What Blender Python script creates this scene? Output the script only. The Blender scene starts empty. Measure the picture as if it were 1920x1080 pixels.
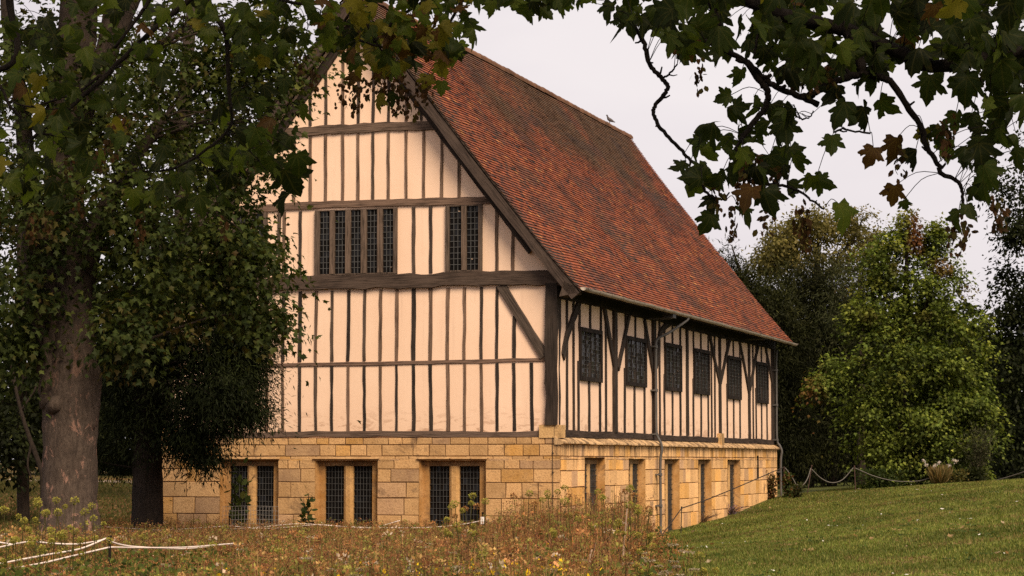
import bpy, math, random
import numpy as np
from mathutils import Matrix, Vector

random.seed(7)
RNG = np.random.default_rng(11)
scene = bpy.context.scene
COL = scene.collection

# ------------------------------------------------------------------ camera maths
F = 4217.0                      # focal length in pixels of a 1920 wide picture
PITCH = math.radians(4.4166)
THETA = math.radians(17.856)    # yaw of the hall
CP, SP = math.cos(PITCH), math.sin(PITCH)
C0 = np.array([1.14167, 53.0, 0.0])                      # front right stone corner of the hall
UU = np.array([-math.cos(THETA), math.sin(THETA), 0.0])  # along the gable, to the left
VV = np.array([math.sin(THETA), math.cos(THETA), 0.0])   # along the long side, away
Z0 = -2.3                                                # hall's base level

def ray(px, py):
    x = (px - 960) / F; y = -(py - 540) / F
    return np.array([x, CP - SP * y, SP + CP * y])
def at(px, py, Y):
    d = ray(px, py); return d / d[1] * Y
def gab(px, py, v=0.0):          # (u, z) on the gable plane
    d = ray(px, py); P0 = C0 + VV * v
    P = d * ((P0 @ VV) / (d @ VV)); return float((P - C0) @ UU), float(P[2])
def sid(px, py, u=0.0):          # (v, z) on the long side plane
    d = ray(px, py); P0 = C0 + UU * u
    P = d * ((P0 @ UU) / (d @ UU)); return float((P - C0) @ VV), float(P[2])
def L(u, v, z): return (-u, v, z - Z0)   # hall coordinates -> local

# ------------------------------------------------------------------ ground height
CTRL = np.array([
    (-8,25,-1.75),(0,25,-1.75),(3,25,-1.72),(-8,40,-1.95),(0,40,-1.95),(-9,52,-2.1),(-3,52,-2.15),(1,52,-2.2),(2.5,56,-2.18),
    (3.74,61,-2.05),(4.86,65,-1.89),(6.04,69.5,-1.77),(7.1,72.5,-1.59),(9.17,77.8,-1.18),
    (2.9,35,-1.80),(6.8,30,-1.55),(6.83,45,-1.45),(8.8,58,-1.3),(10,45,-1.05),(8,36,-1.38),(13.4,60,-.62),(13.2,75,-.85),
    (11.4,80,-1.1),(17,85,-.8),(25,60,-.2),(14,30,-.9),(14,100,-1.1),(10,110,-1.3),(30,110,-.5),
    (-12,60,-1.95),(-16,80,-1.6),(-22,120,-.62),(-5,90,-1.6),(-30,60,-1.7),(-15,40,-1.9),(-12,25,-1.7),
    (0,0,-1.6),(-10,5,-1.6),(10,5,-1.35),(0,12,-1.65),(-40,110,-.9),(0,125,-1.2),(40,30,-.4),(-40,10,-1.6)], float)
def _phi(r2): return 0.5 * r2 * np.log(np.maximum(r2, 1e-9))
def _fit():
    P = CTRL[:, :2] / 20; n = len(P)
    K = _phi(((P[:, None] - P[None]) ** 2).sum(-1)) + 0.01 * np.eye(n)
    A = np.zeros((n + 3, n + 3)); A[:n, :n] = K; A[:n, n] = 1; A[:n, n + 1:] = P
    A[n, :n] = 1; A[n + 1:, :n] = P.T
    return np.linalg.solve(A, np.concatenate([CTRL[:, 2], np.zeros(3)]))
_W = _fit()
def gz(x, y):
    x = np.atleast_1d(np.asarray(x, float)); y = np.atleast_1d(np.asarray(y, float))
    P = CTRL[:, :2] / 20; n = len(P)
    xs = np.clip(x, -45, 45) / 20; ys = np.clip(y, -5, 130) / 20
    z = np.empty(len(x))
    for s in range(0, len(x), 20000):
        q = np.stack([xs[s:s + 20000], ys[s:s + 20000]], -1)
        z[s:s + 20000] = _phi(((q[:, None] - P[None]) ** 2).sum(-1)) @ _W[:n] + _W[n] + q @ _W[n + 1:]
    far = np.clip((np.hypot(x, y) - 110) / 60, 0, 1)
    return z * (1 - far) + (-0.9) * far
def gz1(x, y): return float(gz(x, y)[0])

# value noise in numpy, for colouring scatters
_NT = np.random.default_rng(3).random((64, 64))
def vnoise(x, y, s):
    x = np.asarray(x) / s + 100; y = np.asarray(y) / s + 100
    i = np.floor(x).astype(int); j = np.floor(y).astype(int); fx = x - i; fy = y - j
    fx = fx * fx * (3 - 2 * fx); fy = fy * fy * (3 - 2 * fy)
    g = lambda a, b: _NT[a % 64, b % 64]
    return (g(i, j) * (1 - fx) + g(i + 1, j) * fx) * (1 - fy) + (g(i, j + 1) * (1 - fx) + g(i + 1, j + 1) * fx) * fy

# ------------------------------------------------------------------ objects
def tag(o, label=None, cat=None, group=None, kind=None):
    if label: o['label'] = label
    if cat: o['category'] = cat
    if group: o['group'] = group
    if kind: o['kind'] = kind
    return o
def empty(name, loc, label, cat, group=None, rz=0.0):
    o = bpy.data.objects.new(name, None); COL.objects.link(o)
    o.location = loc; o.rotation_euler = (0, 0, rz); o.empty_display_size = .3
    return tag(o, label, cat, group)
def mesh_np(name, V, Fs, cols=None, smooth=False, lv=None):
    """V (n,3); Fs list of int arrays (m,k); cols (faces,3) per-face colour in the same order"""
    me = bpy.data.meshes.new(name)
    if isinstance(cols, list): cols = np.concatenate(cols)
    V = np.asarray(V, np.float32).reshape(-1, 3)
    Fs = [np.asarray(f, np.int32) for f in (Fs if isinstance(Fs, list) else [Fs]) if len(f)]
    me.vertices.add(len(V)); me.vertices.foreach_set('co', V.ravel())
    loops = np.concatenate([f.ravel() for f in Fs])
    tot = np.concatenate([np.full(len(f), f.shape[1], np.int32) for f in Fs])
    st = np.concatenate([[0], np.cumsum(tot)[:-1]]).astype(np.int32)
    me.loops.add(len(loops)); me.loops.foreach_set('vertex_index', loops)
    me.polygons.add(len(tot)); me.polygons.foreach_set('loop_start', st)
    try: me.polygons.foreach_set('loop_total', tot)
    except Exception: pass
    if cols is not None:
        a = me.attributes.new('Col', 'FLOAT_COLOR', 'FACE')
        c = np.ones((len(tot), 4), np.float32); c[:, :3] = cols
        a.data.foreach_set('color', c.ravel())
    if lv is not None:
        a = me.attributes.new('LeafPos', 'FLOAT_VECTOR', 'POINT'); a.data.foreach_set('vector', np.asarray(lv, np.float32).ravel())
    me.polygons.foreach_set('use_smooth', np.full(len(tot), bool(smooth)))
    me.update(calc_edges=True); me.validate()
    return me
def obj(name, me, mat, parent=None, color=None):
    o = bpy.data.objects.new(name, me); COL.objects.link(o)
    if mat and not me.materials: me.materials.append(mat)
    if parent: o.parent = parent
    if color: o.color = (*color, 1)
    return o
class MB:
    """collects simple shapes into one mesh"""
    def __init__(s): s.v = []; s.f = {}; s.c = {}; s.n = 0
    def add(s, V, Fc, col=None):
        V = np.asarray(V, float).reshape(-1, 3)
        for f in Fc:
            k = len(f); s.f.setdefault(k, []).append([i + s.n for i in f]); s.c.setdefault(k, []).append(col or (.5, .5, .5))
        s.v.append(V); s.n += len(V)
    def box(s, x0, x1, y0, y1, z0, z1, col=None):
        x0, x1 = sorted((x0, x1)); y0, y1 = sorted((y0, y1)); z0, z1 = sorted((z0, z1))
        s.add([(x0,y0,z0),(x1,y0,z0),(x1,y1,z0),(x0,y1,z0),(x0,y0,z1),(x1,y0,z1),(x1,y1,z1),(x0,y1,z1)],
              [(0,3,2,1),(4,5,6,7),(0,1,5,4),(1,2,6,5),(2,3,7,6),(3,0,4,7)], col)
    def hbox(s, u0, u1, v0, v1, z0, z1, col=None):    # a box in hall coordinates
        s.box(-u0, -u1, v0, v1, z0 - Z0, z1 - Z0, col)
    def tube(s, P, R, n=8, cap=True, col=None, jit=0.0, rng=None, flute=0.0):
        V, Fq, caps = tube(P, R, n, jit, rng, flute)
        s.add(V, [tuple(q) for q in Fq] + ([tuple(c) for c in caps] if cap else []), col)
    def mesh(s, name, smooth=False, usecol=False):
        ks = list(s.f); V = np.concatenate(s.v)
        return mesh_np(name, V, [np.array(s.f[k]) for k in ks], np.concatenate([np.array(s.c[k]) for k in ks]) if usecol else None, smooth)
    def build(s, name, mat, parent=None, smooth=False, usecol=False, color=None):
        return obj(name, s.mesh(name, smooth, usecol), mat, parent, color)
def tube(P, R, n=8, jit=0.0, rng=None, flute=0.0):
    P = np.asarray(P, float); m = len(P); R = np.broadcast_to(np.asarray(R, float), (m,))
    T = np.gradient(P, axis=0); T /= np.linalg.norm(T, axis=1)[:, None] + 1e-9
    ref = np.array([0, 0, 1.0]) if abs(T[0][2]) < .9 else np.array([1.0, 0, 0])
    X = np.empty_like(P); x = np.cross(ref, T[0]); x /= np.linalg.norm(x)
    for i in range(m):
        x = x - T[i] * (x @ T[i]); x /= np.linalg.norm(x) + 1e-9; X[i] = x
    Y = np.cross(T, X); a = np.arange(n) / n * 2 * math.pi
    rr = R[:, None] * (1 + (jit * (rng or RNG).normal(size=(m, n)) if jit else 0))
    if flute:
        ph = np.linspace(0, 1.5, m)[:, None]; rr = rr * (1 + flute * (np.sin(3 * a[None] + 1 + ph) + .6 * np.sin(5 * a[None] + 2.2 - ph) + .5 * np.sin(8 * a[None] + ph * 2)))
    V = P[:, None] + rr[..., None] * (np.cos(a)[None, :, None] * X[:, None] + np.sin(a)[None, :, None] * Y[:, None])
    i, j = np.meshgrid(np.arange(m - 1), np.arange(n), indexing='ij')
    A = i * n + j; B = i * n + (j + 1) % n
    Q = np.stack([A, B, B + n, A + n], -1).reshape(-1, 4)
    return V.reshape(-1, 3), Q, [list(range(n))[::-1], [(m - 1) * n + k for k in range(n)]]
def smooth_path(P, k=4):
    """Catmull-Rom through the points"""
    P = np.asarray(P, float)
    if len(P) < 3: 
        t = np.linspace(0, 1, k + 1)[:, None]; return P[0] * (1 - t) + P[-1] * t
    Q = np.vstack([2 * P[0] - P[1], P, 2 * P[-1] - P[-2]]); out = []
    for i in range(1, len(Q) - 2):
        for t in np.arange(k) / k:
            a, b, c, d = Q[i - 1:i + 3]
            out.append(.5 * (2 * b + (c - a) * t + (2 * a - 5 * b + 4 * c - d) * t * t + (3 * b - a - 3 * c + d) * t ** 3))
    out.append(P[-1]); return np.array(out)
def join_np(parts):
    """parts: list of (V, [F arrays], cols list) -> merged"""
    Vs, n, by, cb = [], 0, {}, {}
    for V, F_, c in parts:
        for f, cc in zip(F_, c):
            k = f.shape[1]; by.setdefault(k, []).append(f + n); cb.setdefault(k, []).append(cc)
        Vs.append(V); n += len(V)
    ks = list(by)
    return np.concatenate(Vs), [np.concatenate(by[k]) for k in ks], np.concatenate([np.concatenate(cb[k]) for k in ks])

# ------------------------------------------------------------------ materials
def new_mat(name):
    m = bpy.data.materials.new(name); m.use_nodes = True
    nt = m.node_tree; nt.nodes.clear()
    return m, nt, nt.nodes, nt.links
class NG:
    """small node graph helper"""
    def __init__(s, name):
        s.m, s.nt, s.N, s.K = new_mat(name)
        s.out = s.N.new('ShaderNodeOutputMaterial')
    def node(s, t, ins=None, **kw):
        n = s.N.new(t)
        for k, v in kw.items(): setattr(n, k, v)
        for k, v in (ins or {}).items(): s.put(n.inputs[k], v)
        return n
    def put(s, sock, v):
        if hasattr(v, 'is_output'): s.K.new(v, sock)
        elif isinstance(v, tuple) and len(v) == 3 and sock.type == 'RGBA': sock.default_value = (*v, 1)
        else: sock.default_value = v
    def coord(s, kind='Object', scale=(1, 1, 1)):
        t = s.node('ShaderNodeTexCoord'); mp = s.node('ShaderNodeMapping', {'Vector': t.outputs[kind], 'Scale': scale})
        return mp.outputs[0]
    def noise(s, vec, scale, detail=4, rough=.6, dist=0):
        return s.node('ShaderNodeTexNoise', {'Vector': vec, 'Scale': scale, 'Detail': detail, 'Roughness': rough, 'Distortion': dist}).outputs[0]
    def ramp(s, fac, stops):
        r = s.node('ShaderNodeValToRGB', {'Fac': fac}); e = r.color_ramp.elements
        while len(e) < len(stops): e.new(.5)
        for el, (p, c) in zip(e, stops): el.position = p; el.color = (*c, 1) if len(c) == 3 else c
        return r.outputs[0]
    def mix(s, fac, a, b, mode='MIX'):
        n = s.node('ShaderNodeMix', data_type='RGBA', blend_type=mode)
        s.put(n.inputs[0], fac); s.put(n.inputs[6], a); s.put(n.inputs[7], b); return n.outputs[2]
    def math(s, op, a, b=0.0, c=None):
        n = s.node('ShaderNodeMath', operation=op); s.put(n.inputs[0], a); s.put(n.inputs[1], b)
        if c is not None: s.put(n.inputs[2], c)
        return n.outputs[0]
    def attr(s, name='Col'): return s.node('ShaderNodeAttribute', attribute_name=name).outputs['Color']
    def bump(s, h, strength=.3, dist=.01):
        return s.node('ShaderNodeBump', {'Height': h, 'Strength': strength, 'Distance': dist}).outputs[0]
    def finish(s, col, rough=.9, normal=None, spec=.2, metal=0.0):
        b = s.node('ShaderNodeBsdfPrincipled', {'Base Color': col, 'Roughness': rough, 'Specular IOR Level': spec, 'Metallic': metal})
        if normal is not None: s.put(b.inputs['Normal'], normal)
        s.K.new(b.outputs[0], s.out.inputs[0]); return s.m

def m_plaster():
    g = NG('plaster'); c = g.coord()
    big = g.noise(c, .55, 3); fine = g.noise(c, 9, 5)
    col = g.mix(g.ramp(big, [(.3, (0, 0, 0)), (.7, (1, 1, 1))]), (.88, .605, .43), (.92, .655, .48))
    col = g.mix(g.math('MULTIPLY', fine, .16), col, (.62, .44, .31))
    pv = g.noise(g.coord(scale=(2.4, 2.4, .18)), 1.0, 2); col = g.mix(g.math('MULTIPLY', g.ramp(pv, [(.35, (1, 1, 1)), (.65, (0, 0, 0))]), .22), col, (.76, .50, .34))
    rs = g.noise(g.coord(scale=(9, 9, .35)), 1.0, 5, .7); col = g.mix(g.math('MULTIPLY', g.ramp(rs, [(.56, (0, 0, 0)), (.72, (1, 1, 1))]), .22), col, (.50, .34, .24))
    # peeling patches and dirt low on the panels
    sep = g.node('ShaderNodeSeparateXYZ', {'Vector': g.coord()})
    low = g.ramp(sep.outputs[2], [(0, (0, 0, 0)), (1, (1, 1, 1))])
    zz = g.math('SUBTRACT', sep.outputs[2], .6 - Z0)
    m = g.node('ShaderNodeMapRange', {'Value': zz, 'From Min': .02, 'From Max': .75, 'To Min': 1.0, 'To Max': 0.0}).outputs[0]
    pn = g.noise(g.coord(scale=(1, 1, 2.6)), 2.6, 6, .62, .6)
    pm = g.math('MULTIPLY', g.ramp(pn, [(.53, (0, 0, 0)), (.59, (1, 1, 1))]), m)
    col = g.mix(g.math('MULTIPLY', pm, .72), col, (.36, .19, .11))
    dn = g.noise(g.coord(scale=(1, 1, .25)), 2.0, 5)
    col = g.mix(g.math('MULTIPLY', g.math('MULTIPLY', dn, m), .35), col, (.55, .37, .24))
    return g.finish(col, .95, g.bump(g.math('ADD', g.noise(c, 3, 4), g.math('MULTIPLY', fine, .25)), .22, .015), .1)
def m_wood(name='weathered_oak', sat=1.0):
    g = NG(name); oi = g.node('ShaderNodeObjectInfo')
    rnd = g.node('ShaderNodeVectorMath', {0: oi.outputs['Random'], 1: (37, 11, 91)}, operation='MULTIPLY')
    t = g.node('ShaderNodeTexCoord'); ad = g.node('ShaderNodeVectorMath', {0: t.outputs['Object'], 1: rnd.outputs[0]}, operation='ADD')
    mp = g.node('ShaderNodeMapping', {'Vector': ad.outputs[0], 'Scale': (22, 22, 1.1)}).outputs[0]
    grain = g.noise(mp, 1.6, 6, .65, .5)
    mp2 = g.node('ShaderNodeMapping', {'Vector': ad.outputs[0], 'Scale': (3, 3, 1.2)}).outputs[0]
    blot = g.noise(mp2, 1.2, 4)
    base = oi.outputs['Color']
    dark = g.mix(.80, base, (.012, .009, .007)); light = g.mix(.12, base, (.36, .26, .19))
    col = g.mix(g.ramp(grain, [(.36, (0, 0, 0)), (.56, (1, 1, 1))]), dark, base)
    col = g.mix(g.math('MULTIPLY', g.ramp(blot, [(.45, (0, 0, 0)), (.75, (1, 1, 1))]), .6), col, light)
    col = g.mix(g.math('MULTIPLY', g.ramp(blot, [(.28, (1, 1, 1)), (.42, (0, 0, 0))]), .6), col, dark)
    return g.finish(col, .92, g.bump(grain, .8, .02), .12)
def m_stone():
    g = NG('limestone'); c = g.coord(); a = g.attr()
    n1 = g.noise(c, 2.2, 6, .65); n2 = g.noise(c, 22, 5, .7)
    col = g.mix(g.ramp(n1, [(.35, (0, 0, 0)), (.7, (1, 1, 1))]), a, g.mix(.5, a, (.72, .455, .22)))
    col = g.mix(g.math('MULTIPLY', g.ramp(n2, [(.40, (1, 1, 1)), (.52, (0, 0, 0))]), .42), col, (.25, .13, .055))
    st = g.noise(c, 1.1, 7, .72, .8)
    sx_ = g.node('ShaderNodeSeparateXYZ', {'Vector': c}).outputs[0]; onside = g.math('GREATER_THAN', sx_, -.16)
    col = g.mix(g.math('MULTIPLY', g.ramp(st, [(.57, (0, 0, 0)), (.68, (1, 1, 1))]), .75), col, (.11, .068, .045))
    # pits
    pt = g.noise(c, 6.5, 3, .5); col = g.mix(g.math('MULTIPLY', g.ramp(pt, [(.70, (0, 0, 0)), (.76, (1, 1, 1))]), .8), col, (.05, .03, .02))
    # runoff streaks below the ledge
    sep = g.node('ShaderNodeSeparateXYZ', {'Vector': c})
    zz = g.node('ShaderNodeMapRange', {'Value': sep.outputs[2], 'From Min': -.35 - Z0, 'From Max': .42 - Z0, 'To Min': 0.0, 'To Max': 1.0}).outputs[0]
    sk = g.noise(g.coord(scale=(1, 1, .12)), 3.4, 5, .7)
    col = g.mix(g.math('MULTIPLY', g.math('MULTIPLY', g.ramp(sk, [(.45, (0, 0, 0)), (.58, (1, 1, 1))]), g.math('MULTIPLY', zz, onside)), .75), col, (.06, .038, .026))
    # reddish ground bounce painted into the colour, with a damp foot
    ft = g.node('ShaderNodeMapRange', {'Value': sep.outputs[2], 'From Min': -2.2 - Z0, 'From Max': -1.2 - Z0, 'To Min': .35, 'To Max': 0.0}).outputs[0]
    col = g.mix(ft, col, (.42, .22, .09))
    return g.finish(col, .95, g.bump(g.math('ADD', n2, g.math('MULTIPLY', n1, 2.0)), .6, .02), .1)
def m_attr(name, rough=.9, bumpsc=None, vary=.25, spec=.15, scale=6):
    g = NG(name); a = g.attr(); n = g.noise(g.coord(), scale, 4)
    col = g.mix(g.math('MULTIPLY', n, vary * 2), a, g.mix(.6, a, (.02, .015, .01)))
    return g.finish(col, rough, g.bump(n, .4, .01) if bumpsc else None, spec)
def m_tiles():
    g = NG('clay_tiles'); a = g.attr(); c = g.coord()
    n = g.noise(c, 14, 4); lich = g.noise(c, 1.3, 7, .75, .4); big = g.noise(c, .32, 4)
    col = g.mix(g.math('MULTIPLY', n, .5), a, g.mix(.6, a, (.03, .02, .02)))
    col = g.mix(g.math('MULTIPLY', g.ramp(lich, [(.57, (0, 0, 0)), (.74, (1, 1, 1))]), .45), col, (.09, .06, .038))
    col = g.mix(g.math('MULTIPLY', g.ramp(big, [(.45, (0, 0, 0)), (.72, (1, 1, 1))]), .28), col, (.10, .062, .038))
    return g.finish(col, .9, g.bump(n, .4, .01), .15)
def m_plain(name, col, rough=.8, spec=.3, metal=0.0, vary=.3, scale=8, dark=(.02, .015, .012)):
    g = NG(name); n = g.noise(g.coord(), scale, 5)
    c = g.mix(g.math('MULTIPLY', g.ramp(n, [(.35, (0, 0, 0)), (.75, (1, 1, 1))]), vary), col, dark)
    return g.finish(c, rough, g.bump(n, .3, .01), spec, metal)
def m_glass():
    g = NG('dark_leaded_glass'); c = g.coord()
    n = g.noise(c, 5, 2); v = g.node('ShaderNodeTexVoronoi', {'Vector': c, 'Scale': 7.0}).outputs['Color']
    col = g.mix(n, (.004, .004, .005), (.014, .012, .011))
    bp = g.node('ShaderNodeSeparateColor', {'Color': v}).outputs[0]
    b = g.node('ShaderNodeBsdfPrincipled', {'Base Color': col, 'Roughness': .1, 'Specular IOR Level': .16})
    g.K.new(b.outputs[0], g.out.inputs[0]); return g.m
def m_bark(name, ca, cb, patch=None, zs=.35):
    g = NG(name); c = g.coord('Object', (1, 1, zs)); n = g.noise(c, 13, 8, .75, .4); n2 = g.noise(g.coord('Object'), 1.6, 5, .7, .5)
    col = g.mix(g.ramp(n, [(.35, (0, 0, 0)), (.65, (1, 1, 1))]), ca, cb)
    hz = g.node('ShaderNodeMapRange', {'Value': g.node('ShaderNodeSeparateXYZ', {'Vector': g.coord()}).outputs[2], 'From Min': 2.0, 'From Max': 5.5, 'To Min': 1.0, 'To Max': 0.0}).outputs[0]
    if patch:
        p3 = g.noise(g.coord('Object', (1, 1, .6)), 4.2, 7, .75, .6)
        col = g.mix(g.math('MULTIPLY', g.ramp(p3, [(.575, (0, 0, 0)), (.60, (1, 1, 1))]), g.math('MULTIPLY', hz, .85)), col, patch)
        col = g.mix(g.math('MULTIPLY', g.math('SUBTRACT', 1.0, hz), .5), col, g.mix(.5, ca, (.02, .015, .012)))  # upper trunk darkened in the colour to paint in shade
    col = g.mix(g.math('MULTIPLY', g.ramp(n2, [(.5, (0, 0, 0)), (.7, (1, 1, 1))]), .5), col, g.mix(.6, ca, (.015, .012, .01)))
    return g.finish(col, .95, g.bump(n, 1.0, .06), .1)
def m_leaf(name, trans=.35, gloss=.06, veins=False, tint=(1.25, 1.3, .55)):
    g = NG(name); a = g.attr(); n = g.noise(g.coord(), 11 if veins else 1.7, 3)
    col = g.mix(g.math('MULTIPLY', n, .55), a, g.mix(.55, a, (.012, .014, .006)))
    if veins:
        lp = g.node('ShaderNodeSeparateXYZ', {'Vector': g.attr('LeafPos')}); X_, Y_ = lp.outputs[0], lp.outputs[1]
        ax = g.math('ABSOLUTE', X_); dd = ax; yy = g.math('SUBTRACT', Y_, .03)
        for ang in (38, 76):
            t = math.radians(ang); v = g.math('ABSOLUTE', g.math('SUBTRACT', g.math('MULTIPLY', ax, math.cos(t)), g.math('MULTIPLY', yy, math.sin(t)))); dd = g.math('MINIMUM', dd, v)
        rib = g.math('ABSOLUTE', g.math('SUBTRACT', g.math('FRACT', g.math('ADD', g.math('MULTIPLY', Y_, 6.0), g.math('MULTIPLY', ax, -4.5))), .5))
        vm = g.ramp(dd, [(.008, (1, 1, 1)), (.035, (0, 0, 0))]); rm = g.math('MULTIPLY', g.ramp(rib, [(.02, (1, 1, 1)), (.12, (0, 0, 0))]), .35)
        col = g.mix(g.math('MULTIPLY', g.math('MAXIMUM', vm, rm), .55), col, g.mix(.45, g.mix(1.0, col, (1.9, 1.7, 1.2), 'MULTIPLY'), (.10, .085, .03)))
        rr = g.math('SQRT', g.math('ADD', g.math('MULTIPLY', X_, X_), g.math('MULTIPLY', g.math('SUBTRACT', Y_, .35), g.math('SUBTRACT', Y_, .35))))
        bn = g.noise(g.coord(), 9, 5, .7); em = g.math('MULTIPLY', g.ramp(g.math('ADD', rr, g.math('MULTIPLY', g.math('SUBTRACT', bn, .5), 1.3)), [(.62, (0, 0, 0)), (.85, (1, 1, 1))]), .6)
        col = g.mix(em, col, g.mix(.5, col, (.10, .05, .015)))
    d = g.node('ShaderNodeBsdfDiffuse', {'Color': col})
    tc = g.mix(1.0, col, tint, 'MULTIPLY'); t = g.node('ShaderNodeBsdfTranslucent', {'Color': tc})
    m1 = g.node('ShaderNodeMixShader', {0: trans, 1: d.outputs[0], 2: t.outputs[0]})
    gl = g.node('ShaderNodeBsdfGlossy', {'Color': (.8, .8, .7), 'Roughness': .5})
    m2 = g.node('ShaderNodeMixShader', {0: gloss, 1: m1.outputs[0], 2: gl.outputs[0]})
    g.K.new(m2.outputs[0], g.out.inputs[0]); return g.m
def m_ground():
    g = NG('ground_turf'); a = g.attr(); c = g.coord()
    n = g.noise(c, 1.1, 7, .7); f = g.noise(c, 9, 6, .75)
    col = g.mix(g.ramp(n, [(.35, (0, 0, 0)), (.7, (1, 1, 1))]), a, g.mix(.45, a, (.12, .085, .03)))
    col = g.mix(g.math('MULTIPLY', g.ramp(f, [(.35, (1, 1, 1)), (.6, (0, 0, 0))]), .6), col, g.mix(.7, a, (.015, .014, .006)))
    return g.finish(col, 1.0, g.bump(f, 1.0, .08), .05)

M = dict(stalk=m_plain('bleached_stalk', (.42, .29, .20), .9, .1, 0, .6, 12, (.12, .07, .05)), plaster=m_plaster(), wood=m_wood(), stone=m_stone(), tiles=m_tiles(), glass=m_glass(),
         lead=m_plain('lead_cames', (.085, .083, .08), .7, .15, 0, .5), iron=m_plain('dark_iron', (.03, .028, .027), .6, .4),
         gutter=m_plain('painted_gutter', (.40, .33, .26), .7, .3, 0, .5, 3, (.10, .07, .05)),
         pipe=m_plain('grey_pipe', (.10, .092, .085), .6, .4, 0, .5, 3), mortar=m_plain('lime_mortar', (.19, .105, .05), 1, .05, 0, .6, 5),
         bark=m_bark('sycamore_bark', (.050, .036, .028), (.125, .090, .068), (.36, .20, .145)), darkbark=m_bark('dark_bark', (.02, .015, .012), (.05, .036, .027)),
         twig=m_bark('twig_bark', (.010, .008, .007), (.028, .021, .017)), leaf=m_leaf('leaf_green', .32, .006), bigleaf=m_leaf('sycamore_leaf', .5, .006, True),
         needle=m_leaf('yew_needles', .15, .006), ground=m_ground(), grass=m_leaf('grass_blades', .25, .008), dry=m_leaf('dry_plants', .4, .004, tint=(1.15, 1.0, .7)),
         cord=m_plain('white_cord', (.78, .66, .58), .8, .2, 0, .3, 9, (.3, .2, .15)), rope=m_plain('grey_rope', (.15, .135, .115), .8, .2),
         darkrope=m_plain('dark_rope', (.035, .026, .02), .8, .2), post=m_plain('rusty_post', (.09, .05, .04), .85, .2), path=m_plain('gravel_path', (.36, .27, .22), 1, .05, 0, .3, 2, (.15, .1, .07)),
         feather=m_plain('grey_feathers', (.10, .085, .085), .8, .2), white=m_plain('white_plastic', (.75, .7, .66), .6, .3, 0, .1),
         dark=m_plain('dark_void', (.006, .005, .004), .9, .05), wire=m_plain('galvanised_wire', (.28, .25, .22), .6, .4))

# ------------------------------------------------------------------ camera, light, sky
cam = bpy.data.cameras.new('camera'); co = bpy.data.objects.new('camera', cam); COL.objects.link(co)
cam.sensor_width = 36.0; cam.lens = F / 1920 * 36.0; cam.clip_start = .1; cam.clip_end = 6000
co.location = (0, 0, 0); co.rotation_euler = (math.pi / 2 + PITCH, 0, 0); scene.camera = co

SUN_EL, SUN_AZ = math.radians(44), math.radians(156)     # azimuth clockwise from +Y (view direction): behind the camera, to the right
sd = Vector((math.sin(SUN_AZ) * math.cos(SUN_EL), math.cos(SUN_AZ) * math.cos(SUN_EL), math.sin(SUN_EL)))
sl = bpy.data.lights.new('sun', 'SUN'); so = bpy.data.objects.new('sun', sl); COL.objects.link(so)
sl.energy = 4.6; sl.angle = math.radians(28); sl.color = (1.0, .83, .62)
so.rotation_euler = sd.to_track_quat('Z', 'Y').to_euler(); so.location = (30, -20, 60)

w = bpy.data.worlds.new('World'); scene.world = w; w.use_nodes = True
nt = w.node_tree; nt.nodes.clear(); K = nt.links
sky = nt.nodes.new('ShaderNodeTexSky'); sky.sky_type = 'NISHITA'; sky.sun_disc = False
sky.sun_elevation = SUN_EL; sky.sun_rotation = SUN_AZ
tc = nt.nodes.new('ShaderNodeTexCoord'); mp = nt.nodes.new('ShaderNodeMapping'); mp.inputs['Scale'].default_value = (1, 1, 2.6)
K.new(tc.outputs['Generated'], mp.inputs[0])
nz = nt.nodes.new('ShaderNodeTexNoise'); nz.inputs['Scale'].default_value = 4.5; nz.inputs['Detail'].default_value = 5; nz.inputs['Roughness'].default_value = .5
K.new(mp.outputs[0], nz.inputs['Vector'])
rp = nt.nodes.new('ShaderNodeValToRGB'); K.new(nz.outputs[0], rp.inputs[0])
rp.color_ramp.elements[0].position = .3; rp.color_ramp.elements[0].color = (8.1, 7.35, 7.7, 1)
rp.color_ramp.elements[1].position = .7; rp.color_ramp.elements[1].color = (9.6, 8.8, 8.75, 1)
mx = nt.nodes.new('ShaderNodeMix'); mx.data_type = 'RGBA'; mx.inputs[0].default_value = .93
K.new(sky.outputs[0], mx.inputs[6]); K.new(rp.outputs[0], mx.inputs[7])
bg = nt.nodes.new('ShaderNodeBackground'); bg.inputs[1].default_value = .098; K.new(mx.outputs[2], bg.inputs[0])
wo = nt.nodes.new('ShaderNodeOutputWorld'); K.new(bg.outputs[0], wo.inputs[0])

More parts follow.
